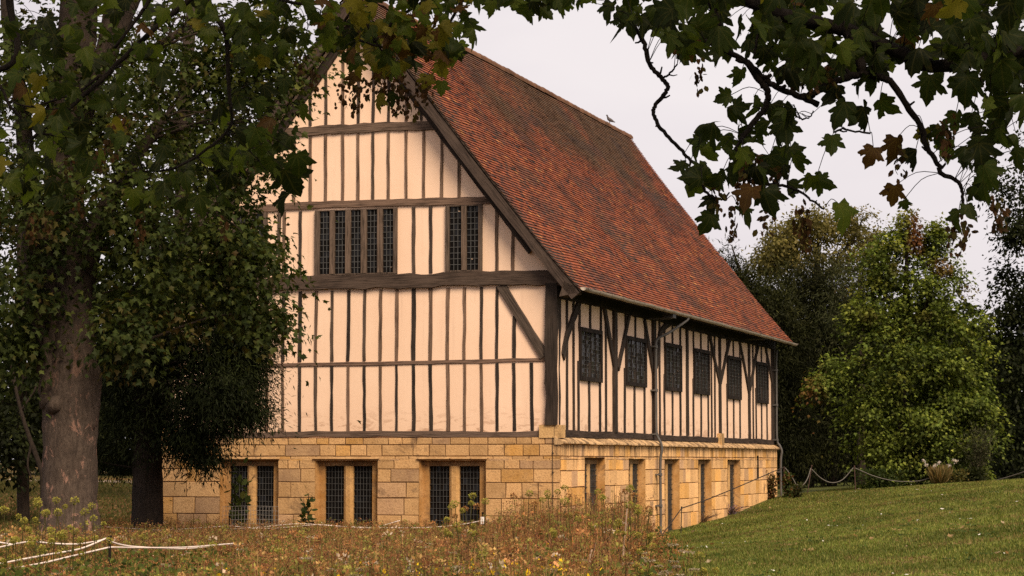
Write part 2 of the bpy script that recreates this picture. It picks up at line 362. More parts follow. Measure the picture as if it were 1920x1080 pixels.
# ------------------------------------------------------------------ the setting: one ground sheet
def edge_x(y):   # where the meadow ends and the mown lawn starts
    return np.interp(y, [0, 22, 25, 30, 35, 50, 61, 70, 200], [1.2, 1.3, 1.57, 1.98, 2.4, 3.15, 3.7, 3.75, 3.75])
def ground():
    xs = np.concatenate([[-1800, -900, -450, -220, -120, -80], np.arange(-60, -16, 2.0), np.arange(-16, 24, .5), np.arange(24, 61, 2.0), [80, 120, 220, 450, 900, 1800]])
    ys = np.concatenate([[-900, -300, -100, -40, -15], np.arange(-5, 18, 2.0), np.arange(18, 96, .6), np.arange(96, 150, 3.0), [160, 200, 280, 450, 900, 2500]])
    X, Y = np.meshgrid(xs, ys, indexing='ij'); Z = gz(X.ravel(), Y.ravel()).reshape(X.shape)
    V = np.stack([X, Y, Z], -1).reshape(-1, 3); ny = len(ys)
    i, j = np.meshgrid(np.arange(len(xs) - 1), np.arange(ny - 1), indexing='ij'); A = i * ny + j
    Q = np.stack([A, A + ny, A + ny + 1, A + 1], -1).reshape(-1, 4)
    c = V[Q].mean(1); col = np.empty((len(Q), 3))
    n = vnoise(c[:, 0], c[:, 1], 2.3)[:, None]; n2 = vnoise(c[:, 0], c[:, 1] * .5, .9)[:, None]
    lawn = np.array([.052, .070, .018]) * (1 - n) + np.array([.095, .098, .028]) * n
    lawn = lawn * 1.5
    mead = np.array([.11, .065, .025]) * (1 - n) + np.array([.06, .06, .02]) * n
    left = np.array([.075, .072, .022]) * (1 - n) + np.array([.17, .095, .038]) * n
    e = edge_x(c[:, 1])
    col[:] = np.where((c[:, 0] > e)[:, None], lawn, np.where((c[:, 1] < 58)[:, None], mead, left))
    o = obj('ground', mesh_np('ground', V, [Q], col, True), M['ground']); tag(o, 'gently sloping lawn and rough meadow around the hall', kind='structure')
ground()
def path():
    xs = np.linspace(-45, -10, 40); V = []
    for y in (108.0, 110.5): V += [(x, y, gz1(x, y) + .03) for x in xs]
    n = len(xs); Q = [(i, i + 1, n + i + 1, n + i) for i in range(n - 1)]
    o = obj('path', mesh_np('path', V, [np.array(Q)]), M['path']); tag(o, 'pale path beyond the trees', kind='structure')
path()

# ------------------------------------------------------------------ the hall
hall = empty('timber_framed_hall', (C0[0], C0[1], Z0), 'old half-timbered hall with cream plaster, stone ground floor and steep red tiled roof', 'building', None, -THETA)
W_, LEN, UR, ZR = 10.44, 26.1, 5.2, 11.5
ZS = .58                        # foot of the timber framing
UP = .12                        # plaster plane of the long side
TIE_B, TIE_T = 4.19, 4.53
PROFILE = [(-.62, 4.03), (.1, 4.86), (.75, 5.66), (2.2, 7.52), (3.1, 8.70), (4.38, 10.36), (5.2, 11.5)]
BROWN = [(.20, .125, .085), (.165, .105, .072), (.10, .070, .052), (.055, .040, .032), (.038, .029, .024), (.23, .145, .10)]

def beam(name, P, wd, dp, nrm, parent, color, jit=.006, seg=9, back=0.0, mat=None):
    """hewn timber along P (local points), width wd in the wall plane, standing dp proud along nrm"""
    P = np.asarray(P, float); a, b = P[0], P[-1]; Ln = np.linalg.norm(b - a); z = (b - a) / Ln
    y = np.asarray(nrm, float); y = y - z * (y @ z); y /= np.linalg.norm(y); x = np.cross(y, z)
    Q = smooth_path(P, max(2, seg // max(1, len(P) - 1))) if len(P) > 2 else np.linspace(a, b, max(2, int(Ln / .35) + 2))
    off = (Q - a) @ x; s = (Q - a) @ z; m = len(Q)
    r = np.random.default_rng(abs(hash((round(a[0], 2), round(a[1], 2), round(a[2], 2), round(b[2], 2)))) % (2 ** 31))
    wv = np.cumsum(r.normal(size=m)) * jit * .6; wv -= np.linspace(wv[0], wv[-1], m)
    hw = wd / 2 * (1 + np.clip(r.normal(size=(m, 2)), -2, 2) * min(.16, jit / wd * 1.3))
    cx = off + wv; V = []
    for k in range(m):
        V += [(cx[k] - hw[k, 0], -back - .004, s[k]), (cx[k] + hw[k, 1], -back - .004, s[k]), (cx[k] + hw[k, 1] - .008, dp, s[k]), (cx[k] - hw[k, 0] + .008, dp, s[k])]
    Fc = []
    for k in range(m - 1):
        o = k * 4
        for q in range(4): Fc.append((o + q, o + (q + 1) % 4, o + 4 + (q + 1) % 4, o + 4 + q))
    o = obj(name, mesh_np(name, V, [np.array(Fc), np.array([(3, 2, 1, 0), (m * 4 - 4, m * 4 - 3, m * 4 - 2, m * 4 - 1)])]), mat or M['wood'], parent, color)
    mt = Matrix.Identity(4)
    for i in range(3): mt[i][0], mt[i][1], mt[i][2], mt[i][3] = x[i], y[i], z[i], a[i]
    o.matrix_local = mt; return o
GN, SN = (0, -1, 0), (1, 0, 0)       # outward normals (local) of gable and long side
PV = .05                             # plaster plane on the gable
def G(u, z, v=PV): return L(u, v, z)
def S(v, z, u=UP): return L(u, v, z)
def rafter_z(u, drop=.35):           # underside of the roof along the gable
    uu = u if u <= UR else 2 * UR - u
    return float(np.interp(uu, [p[0] for p in PROFILE], [p[1] for p in PROFILE])) - drop

# --- plaster: gable sheet up to the rafters, the long side, and the plain far walls
def plaster():
    b = MB()
    us = np.linspace(0.06, W_ - .06, 81); zt = [rafter_z(u, .25) for u in us]
    for i in range(80):
        lev = [ZS, 2.4, 4.3, 6.2, 8, 9.5, 11]
        b.add([G(us[i], ZS), G(us[i], zt[i]), G(us[i + 1], zt[i + 1]), G(us[i + 1], ZS)], [(0, 1, 2, 3)])
    o = b.build('gable_plaster', M['plaster'], hall)
    b = MB(); b.add([S(0, ZS - .05), S(LEN, ZS - .05), S(LEN, 4.75), S(0, 4.75)], [(0, 1, 2, 3)]); b.build('side_plaster', M['plaster'], hall)
    b = MB(); b.add([L(W_ - .12, 0, ZS), L(W_ - .12, 0, 4.7), L(W_ - .12, LEN, 4.7), L(W_ - .12, LEN, ZS)], [(0, 1, 2, 3)])
    b.add([L(u, LEN, z) for u, z in [(0.12, ZS), (0.12, 4.6), (UR, 11.2), (W_ - .12, 4.6), (W_ - .12, ZS)]], [(0, 1, 2, 3, 4)]); b.build('rear_plaster', M['plaster'], hall)
plaster()

# --- gable timbers
def gx(px, py): return gab(px, py, PV)
def hbeam(y0, y1, x0, x1, zb, zt, dp, color, name, seg=9, jit=.012):
    return beam(name, [G(y0, (zb + zt) / 2), G(y1, (zb + zt) / 2)], zt - zb, dp, GN, hall, color, jit)
CB, CT = 8.03, 8.25             # collar
HB, HT = 6.16, 6.34             # head beam over the windows
MB_, MT = 2.34, 2.43            # mid rail
def u_at_z(z, drop): 
    us = np.linspace(-.6, UR, 400); zs = [rafter_z(u, drop) for u in us]; return float(np.interp(z, zs, us))
lo = u_at_z(4.5, .34)
beam('tie_beam', [G(-.02, 4.33), G(3.5, 4.37), G(7, 4.36), G(W_ + .02, 4.34)], .35, .10, GN, hall, (.085, .058, .044), .02, 36)
c0 = u_at_z(8.14, .30); beam('collar_beam', [G(c0, 8.12), G(5.2, 8.15), G(W_ - c0, 8.10)], .23, .055, GN, hall, (.15, .10, .072), .012, 24)
h0 = u_at_z(6.25, .33); beam('head_beam', [G(h0, 6.25), G(5.2, 6.255), G(W_ - h0, 6.24)], .19, .05, GN, hall, (.19, .12, .085), .012, 24)
beam('mid_rail', [G(.30, 2.40), G(4, 2.39), G(W_ - .1, 2.36)], .092, .03, GN, hall, (.20, .125, .09), .006, 24)
beam('sill_beam', [G(.42, ZS + .075), G(W_ - .05, ZS + .06)], .15, .03, GN, hall, (.15, .10, .075), .01)
post = beam('corner_post', [L(.215, .05, ZS + .28), L(.205, .05, 4.2)], .30, .12, GN, hall, (.042, .031, .025), .022, back=.20)
beam('corner_post', [L(W_ - .2, .05, ZS + .28), L(W_ - .2, .05, 4.2)], .30, .09, GN, hall, (.05, .037, .03), .02, back=.2)
b = MB(); b.hbox(-.015, .52, -.03, .36, ZS - .02, ZS + .285, (.56, .35, .15)); b.build('post_pad', M['stone'], hall, usecol=True)
b = MB(); b.hbox(W_ - .5, W_, -.03, .36, ZS - .02, ZS + .285, (.5, .3, .13)); b.build('post_pad', M['stone'], hall, usecol=True)
p0, p1 = gx(938, 538), gx(1022, 668)
beam('brace', [G(p0[0] - .02, p0[1] + .04), G(*p1)], .24, .06, GN, hall, (.085, .062, .048), .012)
beam('brace', [G(W_ - p0[0] + .02, p0[1] + .04), G(W_ - p1[0], p1[1])], .24, .06, GN, hall, (.085, .062, .048), .012)
STONE_PICK = lambda k: BROWN[k]
sh = [500, 530, 561.7, 591.7, 622.3, 652.7, 682.7, 713.3, 743.3, 775, 806.7, 839.3, 870.7, 902.3, 931.7, 963.3, 996]
tone_up = {500: 3, 530: 3, 561.7: 4, 591.7: 1, 622.3: 2, 652.7: 4, 682.7: 2, 713.3: 1, 743.3: 0, 775: 4, 806.7: 1, 839.3: 0, 870.7: 0, 902.3: 3, 931.7: 3, 963.3: 4}
tone_lo = {500: 0, 530: 1, 561.7: 3, 591.7: 2, 622.3: 4, 652.7: 0, 682.7: 4, 713.3: 1, 743.3: 4, 775: 4, 806.7: 4, 839.3: 0, 870.7: 0, 902.3: 1, 931.7: 4, 963.3: 4, 996: 4}
lower = [gx(x, 640)[0] for x in sh]
more = [lower[0] + .402 * k for k in range(1, 9) if lower[0] + .402 * k < W_ - .35]
rs = random.Random(5)
for x, u in list(zip(sh, lower)) + [(None, u) for u in more]:
    if x != 996:
        zt = 4.17
        if x == 963.3: zt = gx(963, 592)[1]
        wdt = .085 + (.02 if x in (775, 561.7) else 0) + rs.uniform(-.008, .008)
        beam('stud', [G(u + rs.uniform(-.01, .01), 2.44), G(u - .01 + rs.uniform(-.01, .01), zt)], wdt, .022, GN, hall, BROWN[tone_up.get(x, rs.choice([2, 3, 4]))], .007)
    wdt = .08 + rs.uniform(-.008, .012)
    beam('stud', [G(u - .02 + rs.uniform(-.01, .01), ZS + .15), G(u - .005, 2.34)], wdt, .022, GN, hall, BROWN[tone_lo.get(x, rs.choice([1, 3, 4]))], .008)
for x in (533, 563, 775.7, 807.7, 931.7, 961.7):
    u, _ = gx(x, 450); zt = min(6.15, rafter_z(u, .5)); beam('stud', [G(u, 4.53), G(u, zt)], .088, .025, GN, hall, BROWN[rs.choice([2, 3, 1])], .007)
for u in (W_ - gx(931.7, 450)[0], W_ - gx(961.7, 450)[0], 7.25):
    zt = min(6.15, rafter_z(u, .5)); beam('stud', [G(u, 4.53), G(u, zt)], .088, .025, GN, hall, BROWN[2], .007)
for x in (551.7, 582, 610.7, 642.7, 671.3, 699.3, 728.3, 762, 794.7, 828.3, 861):
    u, _ = gx(x, 320); zt = min(8.02, rafter_z(u, .5)); beam('stud', [G(u, 6.35), G(u + .005, zt)], .08 + rs.uniform(-.008, .008), .025, GN, hall, BROWN[rs.choice([2, 3, 0, 1])], .006)
for x in (582, 611.5, 643, 672, 700, 729, 762, 790):
    u, _ = gx(x, 200); zt = rafter_z(u, .5); beam('stud', [G(u, 8.26), G(u, zt)], .078, .025, GN, hall, BROWN[rs.choice([2, 3, 1])], .006)

# --- rafters and bargeboards on the gable
prof = lambda d, v: [(p[0], v, p[1] - d) for p in PROFILE]
def barge(name, drop, wd, v0, v1, u_from, color):
    for side in (0, 1):
        us = [u_from] + [p[0] for p in PROFILE if p[0] > u_from + .1]
        pts = [L((u if not side else 2 * UR - u), v1, float(np.interp(u, [p[0] for p in PROFILE], [p[1] for p in PROFILE])) - drop) for u in us]
        # local beam: normal toward the front
        beam(name, pts, wd, v1 - v0, GN, hall, color, .008, 20)
barge('rafter', .60, .24, -.03, .04, .70, (.055, .04, .032))
barge('bargeboard', .30, .25, -.43, -.37, -.50, (.072, .05, .04))
for sgn in (0, 1):      # boxed foot of the verge: return under the bargeboard
    b = MB()
    f = (lambda u: u) if not sgn else (lambda u: 2 * UR - u)
    b.add([L(f(-.50), -.43, 3.93), L(f(-.10), -.43, 3.86), L(f(-.10), .10, 3.86), L(f(-.50), .10, 3.93), L(f(-.50), -.43, 4.08), L(f(-.22), -.43, 4.22), L(f(-.22), .10, 4.22), L(f(-.50), .10, 4.08)],
          [(0, 3, 2, 1), (4, 5, 6, 7), (0, 1, 5, 4), (1, 2, 6, 5), (2, 3, 7, 6), (3, 0, 4, 7)])
    b.build('eaves_box', M['wood'], hall, color=(.085, .06, .046))

# --- long side timbers
SD = (.045, .034, .028); SD2 = (.030, .024, .021)
def sx(px, py): return sid(px, py, UP)
def zoom(px, py): return 980 + px / 3, 500 + py / 3
beam('wall_plate', [S(0, 4.02), S(LEN, 4.02)], .34, .10, SN, hall, (.02, .016, .013), .01)
beam('sill_beam', [S(.3, ZS + .09), S(13, ZS + .085), S(LEN, ZS + .08)], .16, .05, SN, hall, (.055, .038, .03), .01, 30)
def sv(zx, zy=700): return sx(*zoom(zx, zy))[0]
for zx, wd, c, dp in ((513, .30, SD, .07), (733, .30, SD, .07), (922, .22, SD, .05), (1105, .20, SD, .06), (1270, .20, SD, .06)):
    beam('wall_post', [S(sv(zx), ZS + .17), S(sv(zx), 3.9)], wd, dp, SN, hall, c, .012)
beam('wall_post', [S(LEN - .08, ZS + .17), S(LEN - .08, 3.9)], .16, .07, SN, hall, SD, .012)
def sbrace(pts, wd=.17):
    P = [S(*sx(*zoom(*p))) for p in pts]; beam('brace', P, wd, .05, SN, hall, SD, .010, 12)
sbrace([(318, 178), (300, 235), (262, 335), (240, 400), (222, 508)], .24)
sbrace([(452, 218), (475, 350), (510, 560)], .22); sbrace([(598, 248), (578, 350), (532, 575)], .2)
sbrace([(680, 296), (705, 450), (736, 630)], .2); sbrace([(842, 300), (770, 372), (758, 470), (748, 560)], .2)
sbrace([(1040, 337), (1070, 500), (1104, 650)], .18); sbrace([(1170, 378), (1145, 480), (1109, 650)], .18)
sbrace([(1214, 415), (1240, 540), (1268, 700)], .18); sbrace([(1325, 428), (1300, 540), (1275, 690)], .18)
sbrace([(1358, 432), (1375, 520), (1402, 665)], .16)
def side_studs():
    WIN = [(315, 440), (575, 690), (795, 888), (958, 1045), (1147, 1223), (1310, 1375)]
    r = np.random.default_rng(4); n = MB()
    def stud(zx, z0, z1, wd):
        v = sv(zx); m = 6; zs = np.linspace(z0, z1, m); w = wd * (1 + r.normal(size=(m, 2)) * .1); c = np.cumsum(r.normal(size=m)) * .006
        V = []
        for k in range(m):
            V += [S(v + c[k] - w[k, 0] / 2, zs[k], UP), S(v + c[k] + w[k, 1] / 2, zs[k], UP), S(v + c[k] + w[k, 1] / 2, zs[k], UP - .03), S(v + c[k] - w[k, 0] / 2, zs[k], UP - .03)]
        n.add(V, [(k * 4 + q, k * 4 + (q + 1) % 4, k * 4 + 4 + (q + 1) % 4, k * 4 + 4 + q) for k in range(m - 1) for q in range(4)])
    zlo, zhi = ZS + .17, 3.9
    for zx in (246, 284, 465, 768, 1060, 1078, 1293, 1398): stud(zx, zlo, zhi, .13)
    for a, b_ in WIN:
        wb = sx(*zoom((a + b_) / 2, 0))[0]
        for zx in (a + 2, (a + b_) / 2, b_ - 2): stud(zx - (6 if zx < 700 else 2), zlo, 2.45, .13); stud(zx, 3.2, zhi, .13)
    for zx in (885,): stud(zx, zlo, zhi, .12)
    o = n.build('studding', M['wood'], hall, color=(.045, .033, .027)); o['kind'] = 'stuff'
side_studs()

# --- timber windows (upper floor)
def lattice(bm, axis, a0, a1, z0, z1, plane, na, nz, t=.008):
    """lead grid on a plane: axis 'u' (gable) or 'v' (side)"""
    for k in range(1, na):
        p = a0 + (a1 - a0) * k / na
        bm.hbox(p - t, p + t, plane - .006, plane + .004, z0, z1) if axis == 'u' else bm.hbox(plane - .006, plane + .004, p - t, p + t, z0, z1)
    for k in range(1, nz):
        p = z0 + (z1 - z0) * k / nz
        bm.hbox(a0, a1, plane - .008, plane + .002, p - t, p + t) if axis == 'u' else bm.hbox(plane - .008, plane + .002, a0, a1, p - t, p + t)
PR = np.random.default_rng(77)
def panes(bm, P, a0, a1, z0, z1, d, na, nz, ax):
    """small quarries, each a little out of true"""
    flip = (ax == 'u')
    for i in range(na):
        for k in range(nz):
            s, e = a0 + (a1 - a0) * i / na, a0 + (a1 - a0) * (i + 1) / na; b_, t = z0 + (z1 - z0) * k / nz, z0 + (z1 - z0) * (k + 1) / nz
            tx, tz = PR.normal() * .07, PR.normal() * .07 - .05; w_, q = (e - s) / 2, (t - b_) / 2
            V = [P(s, d - tx * w_ - tz * q, b_), P(e, d + tx * w_ - tz * q, b_), P(e, d + tx * w_ + tz * q, t), P(s, d - tx * w_ + tz * q, t)]
            bm.add(V, [(3, 2, 1, 0)] if flip else [(0, 1, 2, 3)])
def gable_window(lights, u0, u1, z0, z1, nz=11):
    f = MB(); fr = .055
    lights = sorted(lights)
    f.hbox(u0, lights[0][0], -.02, .05, z0, z1); f.hbox(lights[-1][1], u1, -.02, .05, z0, z1)
    f.hbox(lights[0][0], lights[-1][1], -.012, .05, z1 - .025, z1); f.hbox(lights[0][0], lights[-1][1], -.012, .05, z0, z0 + .03)
    win = f.build('window', M['wood'], hall, color=(.125, .088, .066))
    for (a, b_), (c, d) in zip(lights[:-1], lights[1:]):
        m = MB(); m.hbox(b_, c, -.025, .05, z0 + .03, z1 - .025); m.build('mullion', M['wood'], win, color=(.16, .11, .08))
    ld = MB()
    for a, b_ in lights:
        gl = MB(); panes(gl, lambda a_, d_, z_: L(a_, d_, z_), a, b_, z0, z1, .036, 3, nz, 'u'); gl.build('glazing', M['glass'], win); lattice(ld, 'u', a, b_, z0 + .03, z1 - .025, .028, 3, nz)
    ld.build('lead_lattice', M['lead'], win)
ly = 450
li = lambda a, b_: (gx(b_, ly)[0], gx(a, ly)[0])
w1 = [li(600.7, 620), li(629, 649.3), li(659, 678.3), li(689, 709), li(719, 739)]
w2 = [li(844, 866.7), li(876, 898.3)]
gable_window(w1, gx(745.7, ly)[0], gx(591.7, ly)[0], 4.545, 6.15)
gable_window(w2, gx(905, ly)[0], gx(836.7, ly)[0], 4.55, 6.15)
gable_window([(W_ - b_, W_ - a) for a, b_ in w2], W_ - gx(836.7, ly)[0], W_ - gx(905, ly)[0], 4.55, 6.15)
def side_window(zx0, zx1, zt, zb):
    (v0, _), (v1, _) = sx(*zoom(zx0, 550)), sx(*zoom(zx1, 550))
    z1 = sx(*zoom((zx0 + zx1) / 2, zt))[1]; z0 = sx(*zoom((zx0 + zx1) / 2, zb))[1]
    f = MB(); e = .12; F0, F1 = UP - .055, UP
    f.hbox(F0, F1, v0, v0 + e, z0, z1); f.hbox(F0, F1, v1 - e, v1, z0, z1); f.hbox(F0 - .01, F1, v0 + e, v1 - e, z1 - .1, z1); f.hbox(F0 - .02, F1, v0 + e, v1 - e, z0, z0 + .1)
    win = f.build('window', M['wood'], hall, color=(.02, .015, .013))
    n = 4; wv = (v1 - v0 - 2 * e) / n; ld = MB()
    for k in range(n):
        a, b_ = v0 + e + wv * k, v0 + e + wv * (k + 1)
        if k: m = MB(); m.hbox(F0 + .02, F1, a - .03, a + .03, z0 + .1, z1 - .1); m.build('mullion', M['wood'], win, color=(.028, .021, .018))
        gl = MB(); panes(gl, lambda a_, d_, z_: L(d_, a_, z_), a, b_, z0 + .1, z1 - .1, UP - .013, 3, 11, 'v'); gl.build('glazing', M['glass'], win)
        lattice(ld, 'v', a + .04, b_ - .04, z0 + .1, z1 - .1, UP - .022, 3, 11, .005)
    ld.build('lead_lattice', M['lead'], win)
for a in ((315, 440, 350, 646), (575, 690, 399, 674), (795, 888, 435, 700), (958, 1045, 466, 719), (1147, 1223, 506, 746), (1310, 1375, 539, 769)): side_window(*a)

# --- stone ground floor: coursed blocks on a mortar backing, with real openings
def cut(iv, a0, a1):
    out = []
    for s, e in iv:
        if a1 <= s or a0 >= e: out.append((s, e)); continue
        if a0 > s: out.append((s, a0))
        if a1 < e: out.append((a1, e))
    return out
GOPEN = []
for x0, x1 in ((413, 521), (591, 707), (786, 910)):
    GOPEN.append((gab(x1, 900)[0], gab(x0, 900)[0], -2.25, gab((x0 + x1) / 2, 862)[1]))
SOPEN = []
for x0, x1, yt in ((1096, 1134, 858.5), (1179, 1210, 859), (1246, 1274, 860), (1309, 1334, 861), (1364, 1388, 862)):
    SOPEN.append((sid(x0, 900)[0], sid(x1, 900)[0], -2.3, sid((x0 + x1) / 2, yt)[1]))
def blocks(length, z0, z1, opens, pos, seed, hs, bright):
    """pos(a, z, out) -> local point; returns builder with stone blocks"""
    r = np.random.default_rng(seed); b = MB(); mo = MB()
    zs = [z1]; k = 0
    while zs[-1] > z0 + .1: zs.append(max(z0, zs[-1] - hs[k % len(hs)] * r.uniform(.92, 1.08))); k += 1
    for zt, zb in zip(zs[:-1], zs[1:]):
        sub = sorted({zt, zb} | {o[q] for o in opens for q in (2, 3) if zb + .02 < o[q] < zt - .02}, reverse=True)
        for t, bt in zip(sub[:-1], sub[1:]):
            iv = [(0.0, length)]
            for o in opens:
                if o[2] < (t + bt) / 2 < o[3]: iv = cut(iv, o[0], o[1])
            for s, e in iv:
                mo.add([pos(s, bt, -.012), pos(e, bt, -.012), pos(e, t, -.012), pos(s, t, -.012)], [(0, 1, 2, 3)])
                x = s
                while x < e - .01:
                    wd = r.uniform(.30, .62) if r.random() < .62 else r.uniform(.6, .95)
                    if t - bt < .24: wd *= .75
                    nx = x + wd
                    if e - nx < .22: nx = e
                    g = .006; pr = r.uniform(-.004, .008); ch = .012
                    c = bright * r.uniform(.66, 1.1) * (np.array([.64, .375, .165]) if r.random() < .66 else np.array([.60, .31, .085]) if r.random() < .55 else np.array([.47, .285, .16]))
                    A = [(x + g, bt + g), (nx - g, bt + g), (nx - g, t - g), (x + g, t - g)]
                    jx = r.normal(size=(4, 2)) * .004
                    B = [(x + g + ch, bt + g + ch), (nx - g - ch, bt + g + ch), (nx - g - ch, t - g - ch), (x + g + ch, t - g - ch)]
                    V = [pos(a + j[0], z + j[1], -.02) for (a, z), j in zip(A, jx)] + [pos(a + j[0], z + j[1], pr) for (a, z), j in zip(B, jx)]
                    b.add(V, [(4, 5, 6, 7)] + [(q, (q + 1) % 4, 4 + (q + 1) % 4, 4 + q) for q in range(4)], tuple(c)); x = nx
    return b, mo
HS_G = (.165, .27, .30, .34, .37, .38, .36, .4)
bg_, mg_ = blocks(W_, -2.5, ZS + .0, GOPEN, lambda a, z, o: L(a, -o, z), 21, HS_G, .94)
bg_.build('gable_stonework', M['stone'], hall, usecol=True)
bs_, ms_ = blocks(LEN, -2.5, .42, SOPEN, lambda a, z, o: L(-o, a, z), 22, (.30, .36, .42, .44, .40, .42), 1.62)  # same stone coloured brighter here to paint in the sunnier side
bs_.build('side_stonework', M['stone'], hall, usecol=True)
for b in (mg_, ms_): b.build('mortar', M['mortar'], hall)
b = MB(); b.add([L(W_, 0, -2.6), L(W_, 0, ZS), L(W_, LEN, ZS), L(W_, LEN, -2.6)], [(0, 1, 2, 3)], (.4, .26, .13)); b.add([L(0, LEN, -2.6), L(0, LEN, ZS), L(W_, LEN, ZS), L(W_, LEN, -2.6)], [(3, 2, 1, 0)], (.4, .26, .13))
b.add([L(0, 0, ZS), L(W_, 0, ZS), L(W_, .06, ZS), L(0, .06, ZS)], [(0, 1, 2, 3)], (.5, .32, .15)); b.build('rear_stonework', M['stone'], hall, usecol=True)

def stone_window(axis, a0, a1, z0, z1, seed):
    """two-light mullioned window set back in the wall"""
    r = np.random.default_rng(seed)
    P = (lambda a, d, z: L(a, d, z)) if axis == 'u' else (lambda a, d, z: L(d, a, z))
    def bx(bm, s, e, d0, d1, zb, zt, col):
        bm.hbox(s, e, d0, d1, zb, zt, col) if axis == 'u' else bm.hbox(d0, d1, s, e, zb, zt, col)
    oc = (.36, .175, .05) if axis == 'u' else (.36, .17, .045); oc2 = (.40, .235, .09); f = MB(); D = .34
    wd = a1 - a0
    # splayed reveals
    sp = .05
    for s0, s1 in ((a0, a0 + sp), (a1, a1 - sp)):
        f.add([P(s0, -.004, z0), P(s0, -.004, z1), P(s1, .16, z1 - sp), P(s1, .16, z0)], [(0, 1, 2, 3)] if s0 == a0 else [(3, 2, 1, 0)], oc)
    f.add([P(a0, -.004, z1), P(a1, -.004, z1), P(a1 - sp, .16, z1 - sp), P(a0 + sp, .16, z1 - sp)], [(0, 1, 2, 3)], (.09, .055, .03))  # window head darkened to paint in the lintel's shadow
    f.add([P(a0, -.004, z0 + .1), P(a1, -.004, z0 + .1), P(a1 - sp, .16, z0 + .14), P(a0 + sp, .16, z0 + .14)], [(3, 2, 1, 0)], oc2)
    jw = wd * (.085 if axis == 'u' else .05); DG, DM, WM = (.24, .12, .075) if axis == 'u' else (.195, .135, .05)
    bx(f, a0 + sp - .02, a0 + sp + jw, .16, D, z0, z1 - sp, oc); bx(f, a1 - sp - jw, a1 - sp + .02, .16, D, z0, z1 - sp, oc)
    bx(f, a0 + sp + jw, a1 - sp - jw, .162, D, z1 - sp - .10, z1 - sp, (.15, .08, .035)); bx(f, a0 + sp + jw, a1 - sp - jw, .16, D, z0, z0 + .12, oc2)  # inner lintel coloured dark too, for the same painted shade
    win = f.build('window', M['stone'], hall, usecol=True)
    mc = (a0 + a1) / 2; mw = wd * WM; m = MB()
    zb, zt = z0 + .12, z1 - sp - .10
    m.add([P(mc - mw, .17, zb), P(mc - mw * .45, DM, zb), P(mc + mw * .45, DM, zb), P(mc + mw, .17, zb), P(mc + mw, D, zb), P(mc - mw, D, zb),
           P(mc - mw, .17, zt), P(mc - mw * .45, DM, zt), P(mc + mw * .45, DM, zt), P(mc + mw, .17, zt), P(mc + mw, D, zt), P(mc - mw, D, zt)],
          [(q, (q + 1) % 6, 6 + (q + 1) % 6, 6 + q) for q in range(6)] + [(0, 1, 2, 3, 4, 5), (11, 10, 9, 8, 7, 6)], (.46, .255, .09))
    m.build('mullion', M['stone'], win, usecol=True)
    ld = MB()
    for s, e in ((a0 + sp + jw, mc - mw), (mc + mw, a1 - sp - jw)):
        gl = MB(); panes(gl, P, s, e, zb, zt, DG, 6, max(6, int((zt - zb) / .14)), axis); gl.build('glazing', M['glass'], win); lattice(ld, axis, s, e, zb, zt, DG - .02, 6, max(6, int((zt - zb) / .14)), .0045)
    ld.build('lead_lattice', M['lead'], win)
for k, o in enumerate(GOPEN): stone_window('u', *o, 30 + k)
for k, o in enumerate(SOPEN): stone_window('v', *o, 40 + k)
b = MB()          # weathered lintel mouldings over the gable openings
for a0, a1, z0, z1 in GOPEN:
    b.add([L(a0 - .06, -.005, z1 + .07), L(a1 + .06, -.005, z1 + .07), L(a1 + .06, -.055, z1 + .02), L(a0 - .06, -.055, z1 + .02), L(a0 - .03, -.005, z1 - .01), L(a1 + .03, -.005, z1 - .01)],
          [(3, 2, 1, 0), (4, 5, 2, 3), (0, 4, 3), (1, 2, 5)], (.34, .20, .09))
b.build('hood_moulding', M['stone'], hall, usecol=True)
def ledge():
    b = MB(); r = np.random.default_rng(9); x = -.05
    while x < LEN + .1:
        nx = min(LEN + .1, x + r.uniform(.7, 1.25)); c = tuple(np.array([.60, .40, .215]) * r.uniform(.8, 1.1)); j = r.uniform(-.006, .006)
        V = [L(u, v, z + j) for v in (x + .004, nx - .004) for u, z in ((.14, .60), (-.09, .47), (-.10, .43), (-.005, .40), (.14, .40))]
        b.add(V, [(q, (q + 1) % 5, 5 + (q + 1) % 5, 5 + q) for q in range(5)] + [(4, 3, 2, 1, 0), (5, 6, 7, 8, 9)], c); x = nx
    b.build('string_course', M['stone'], hall, usecol=True)
ledge()
b = MB(); v1 = sid(1421, 900)[0]; b.hbox(-.012, .02, v1 - .12, v1 + .10, -.55, .20); b.build('slit_opening', M['dark'], hall)
b = MB(); v1 = sx(*zoom(1099, 960))[0]; b.hbox(-.04, .13, v1 - .16, v1 + .16, .5, .87, (.6, .38, .17)); b.build('post_pad', M['stone'], hall, usecol=True)
b = MB(); b.tube([L(.185, -.03, ZS), L(.182, -.03, -.8), L(.186, -.03, -2.3)], .008, 5)
for z in (.2, -.25, -.8, -1.3): b.box(-.20, -.168, -.036, -.005, z - Z0 - .02, z - Z0 + .02)
b.build('lightning_cable', M['darkrope'], hall)

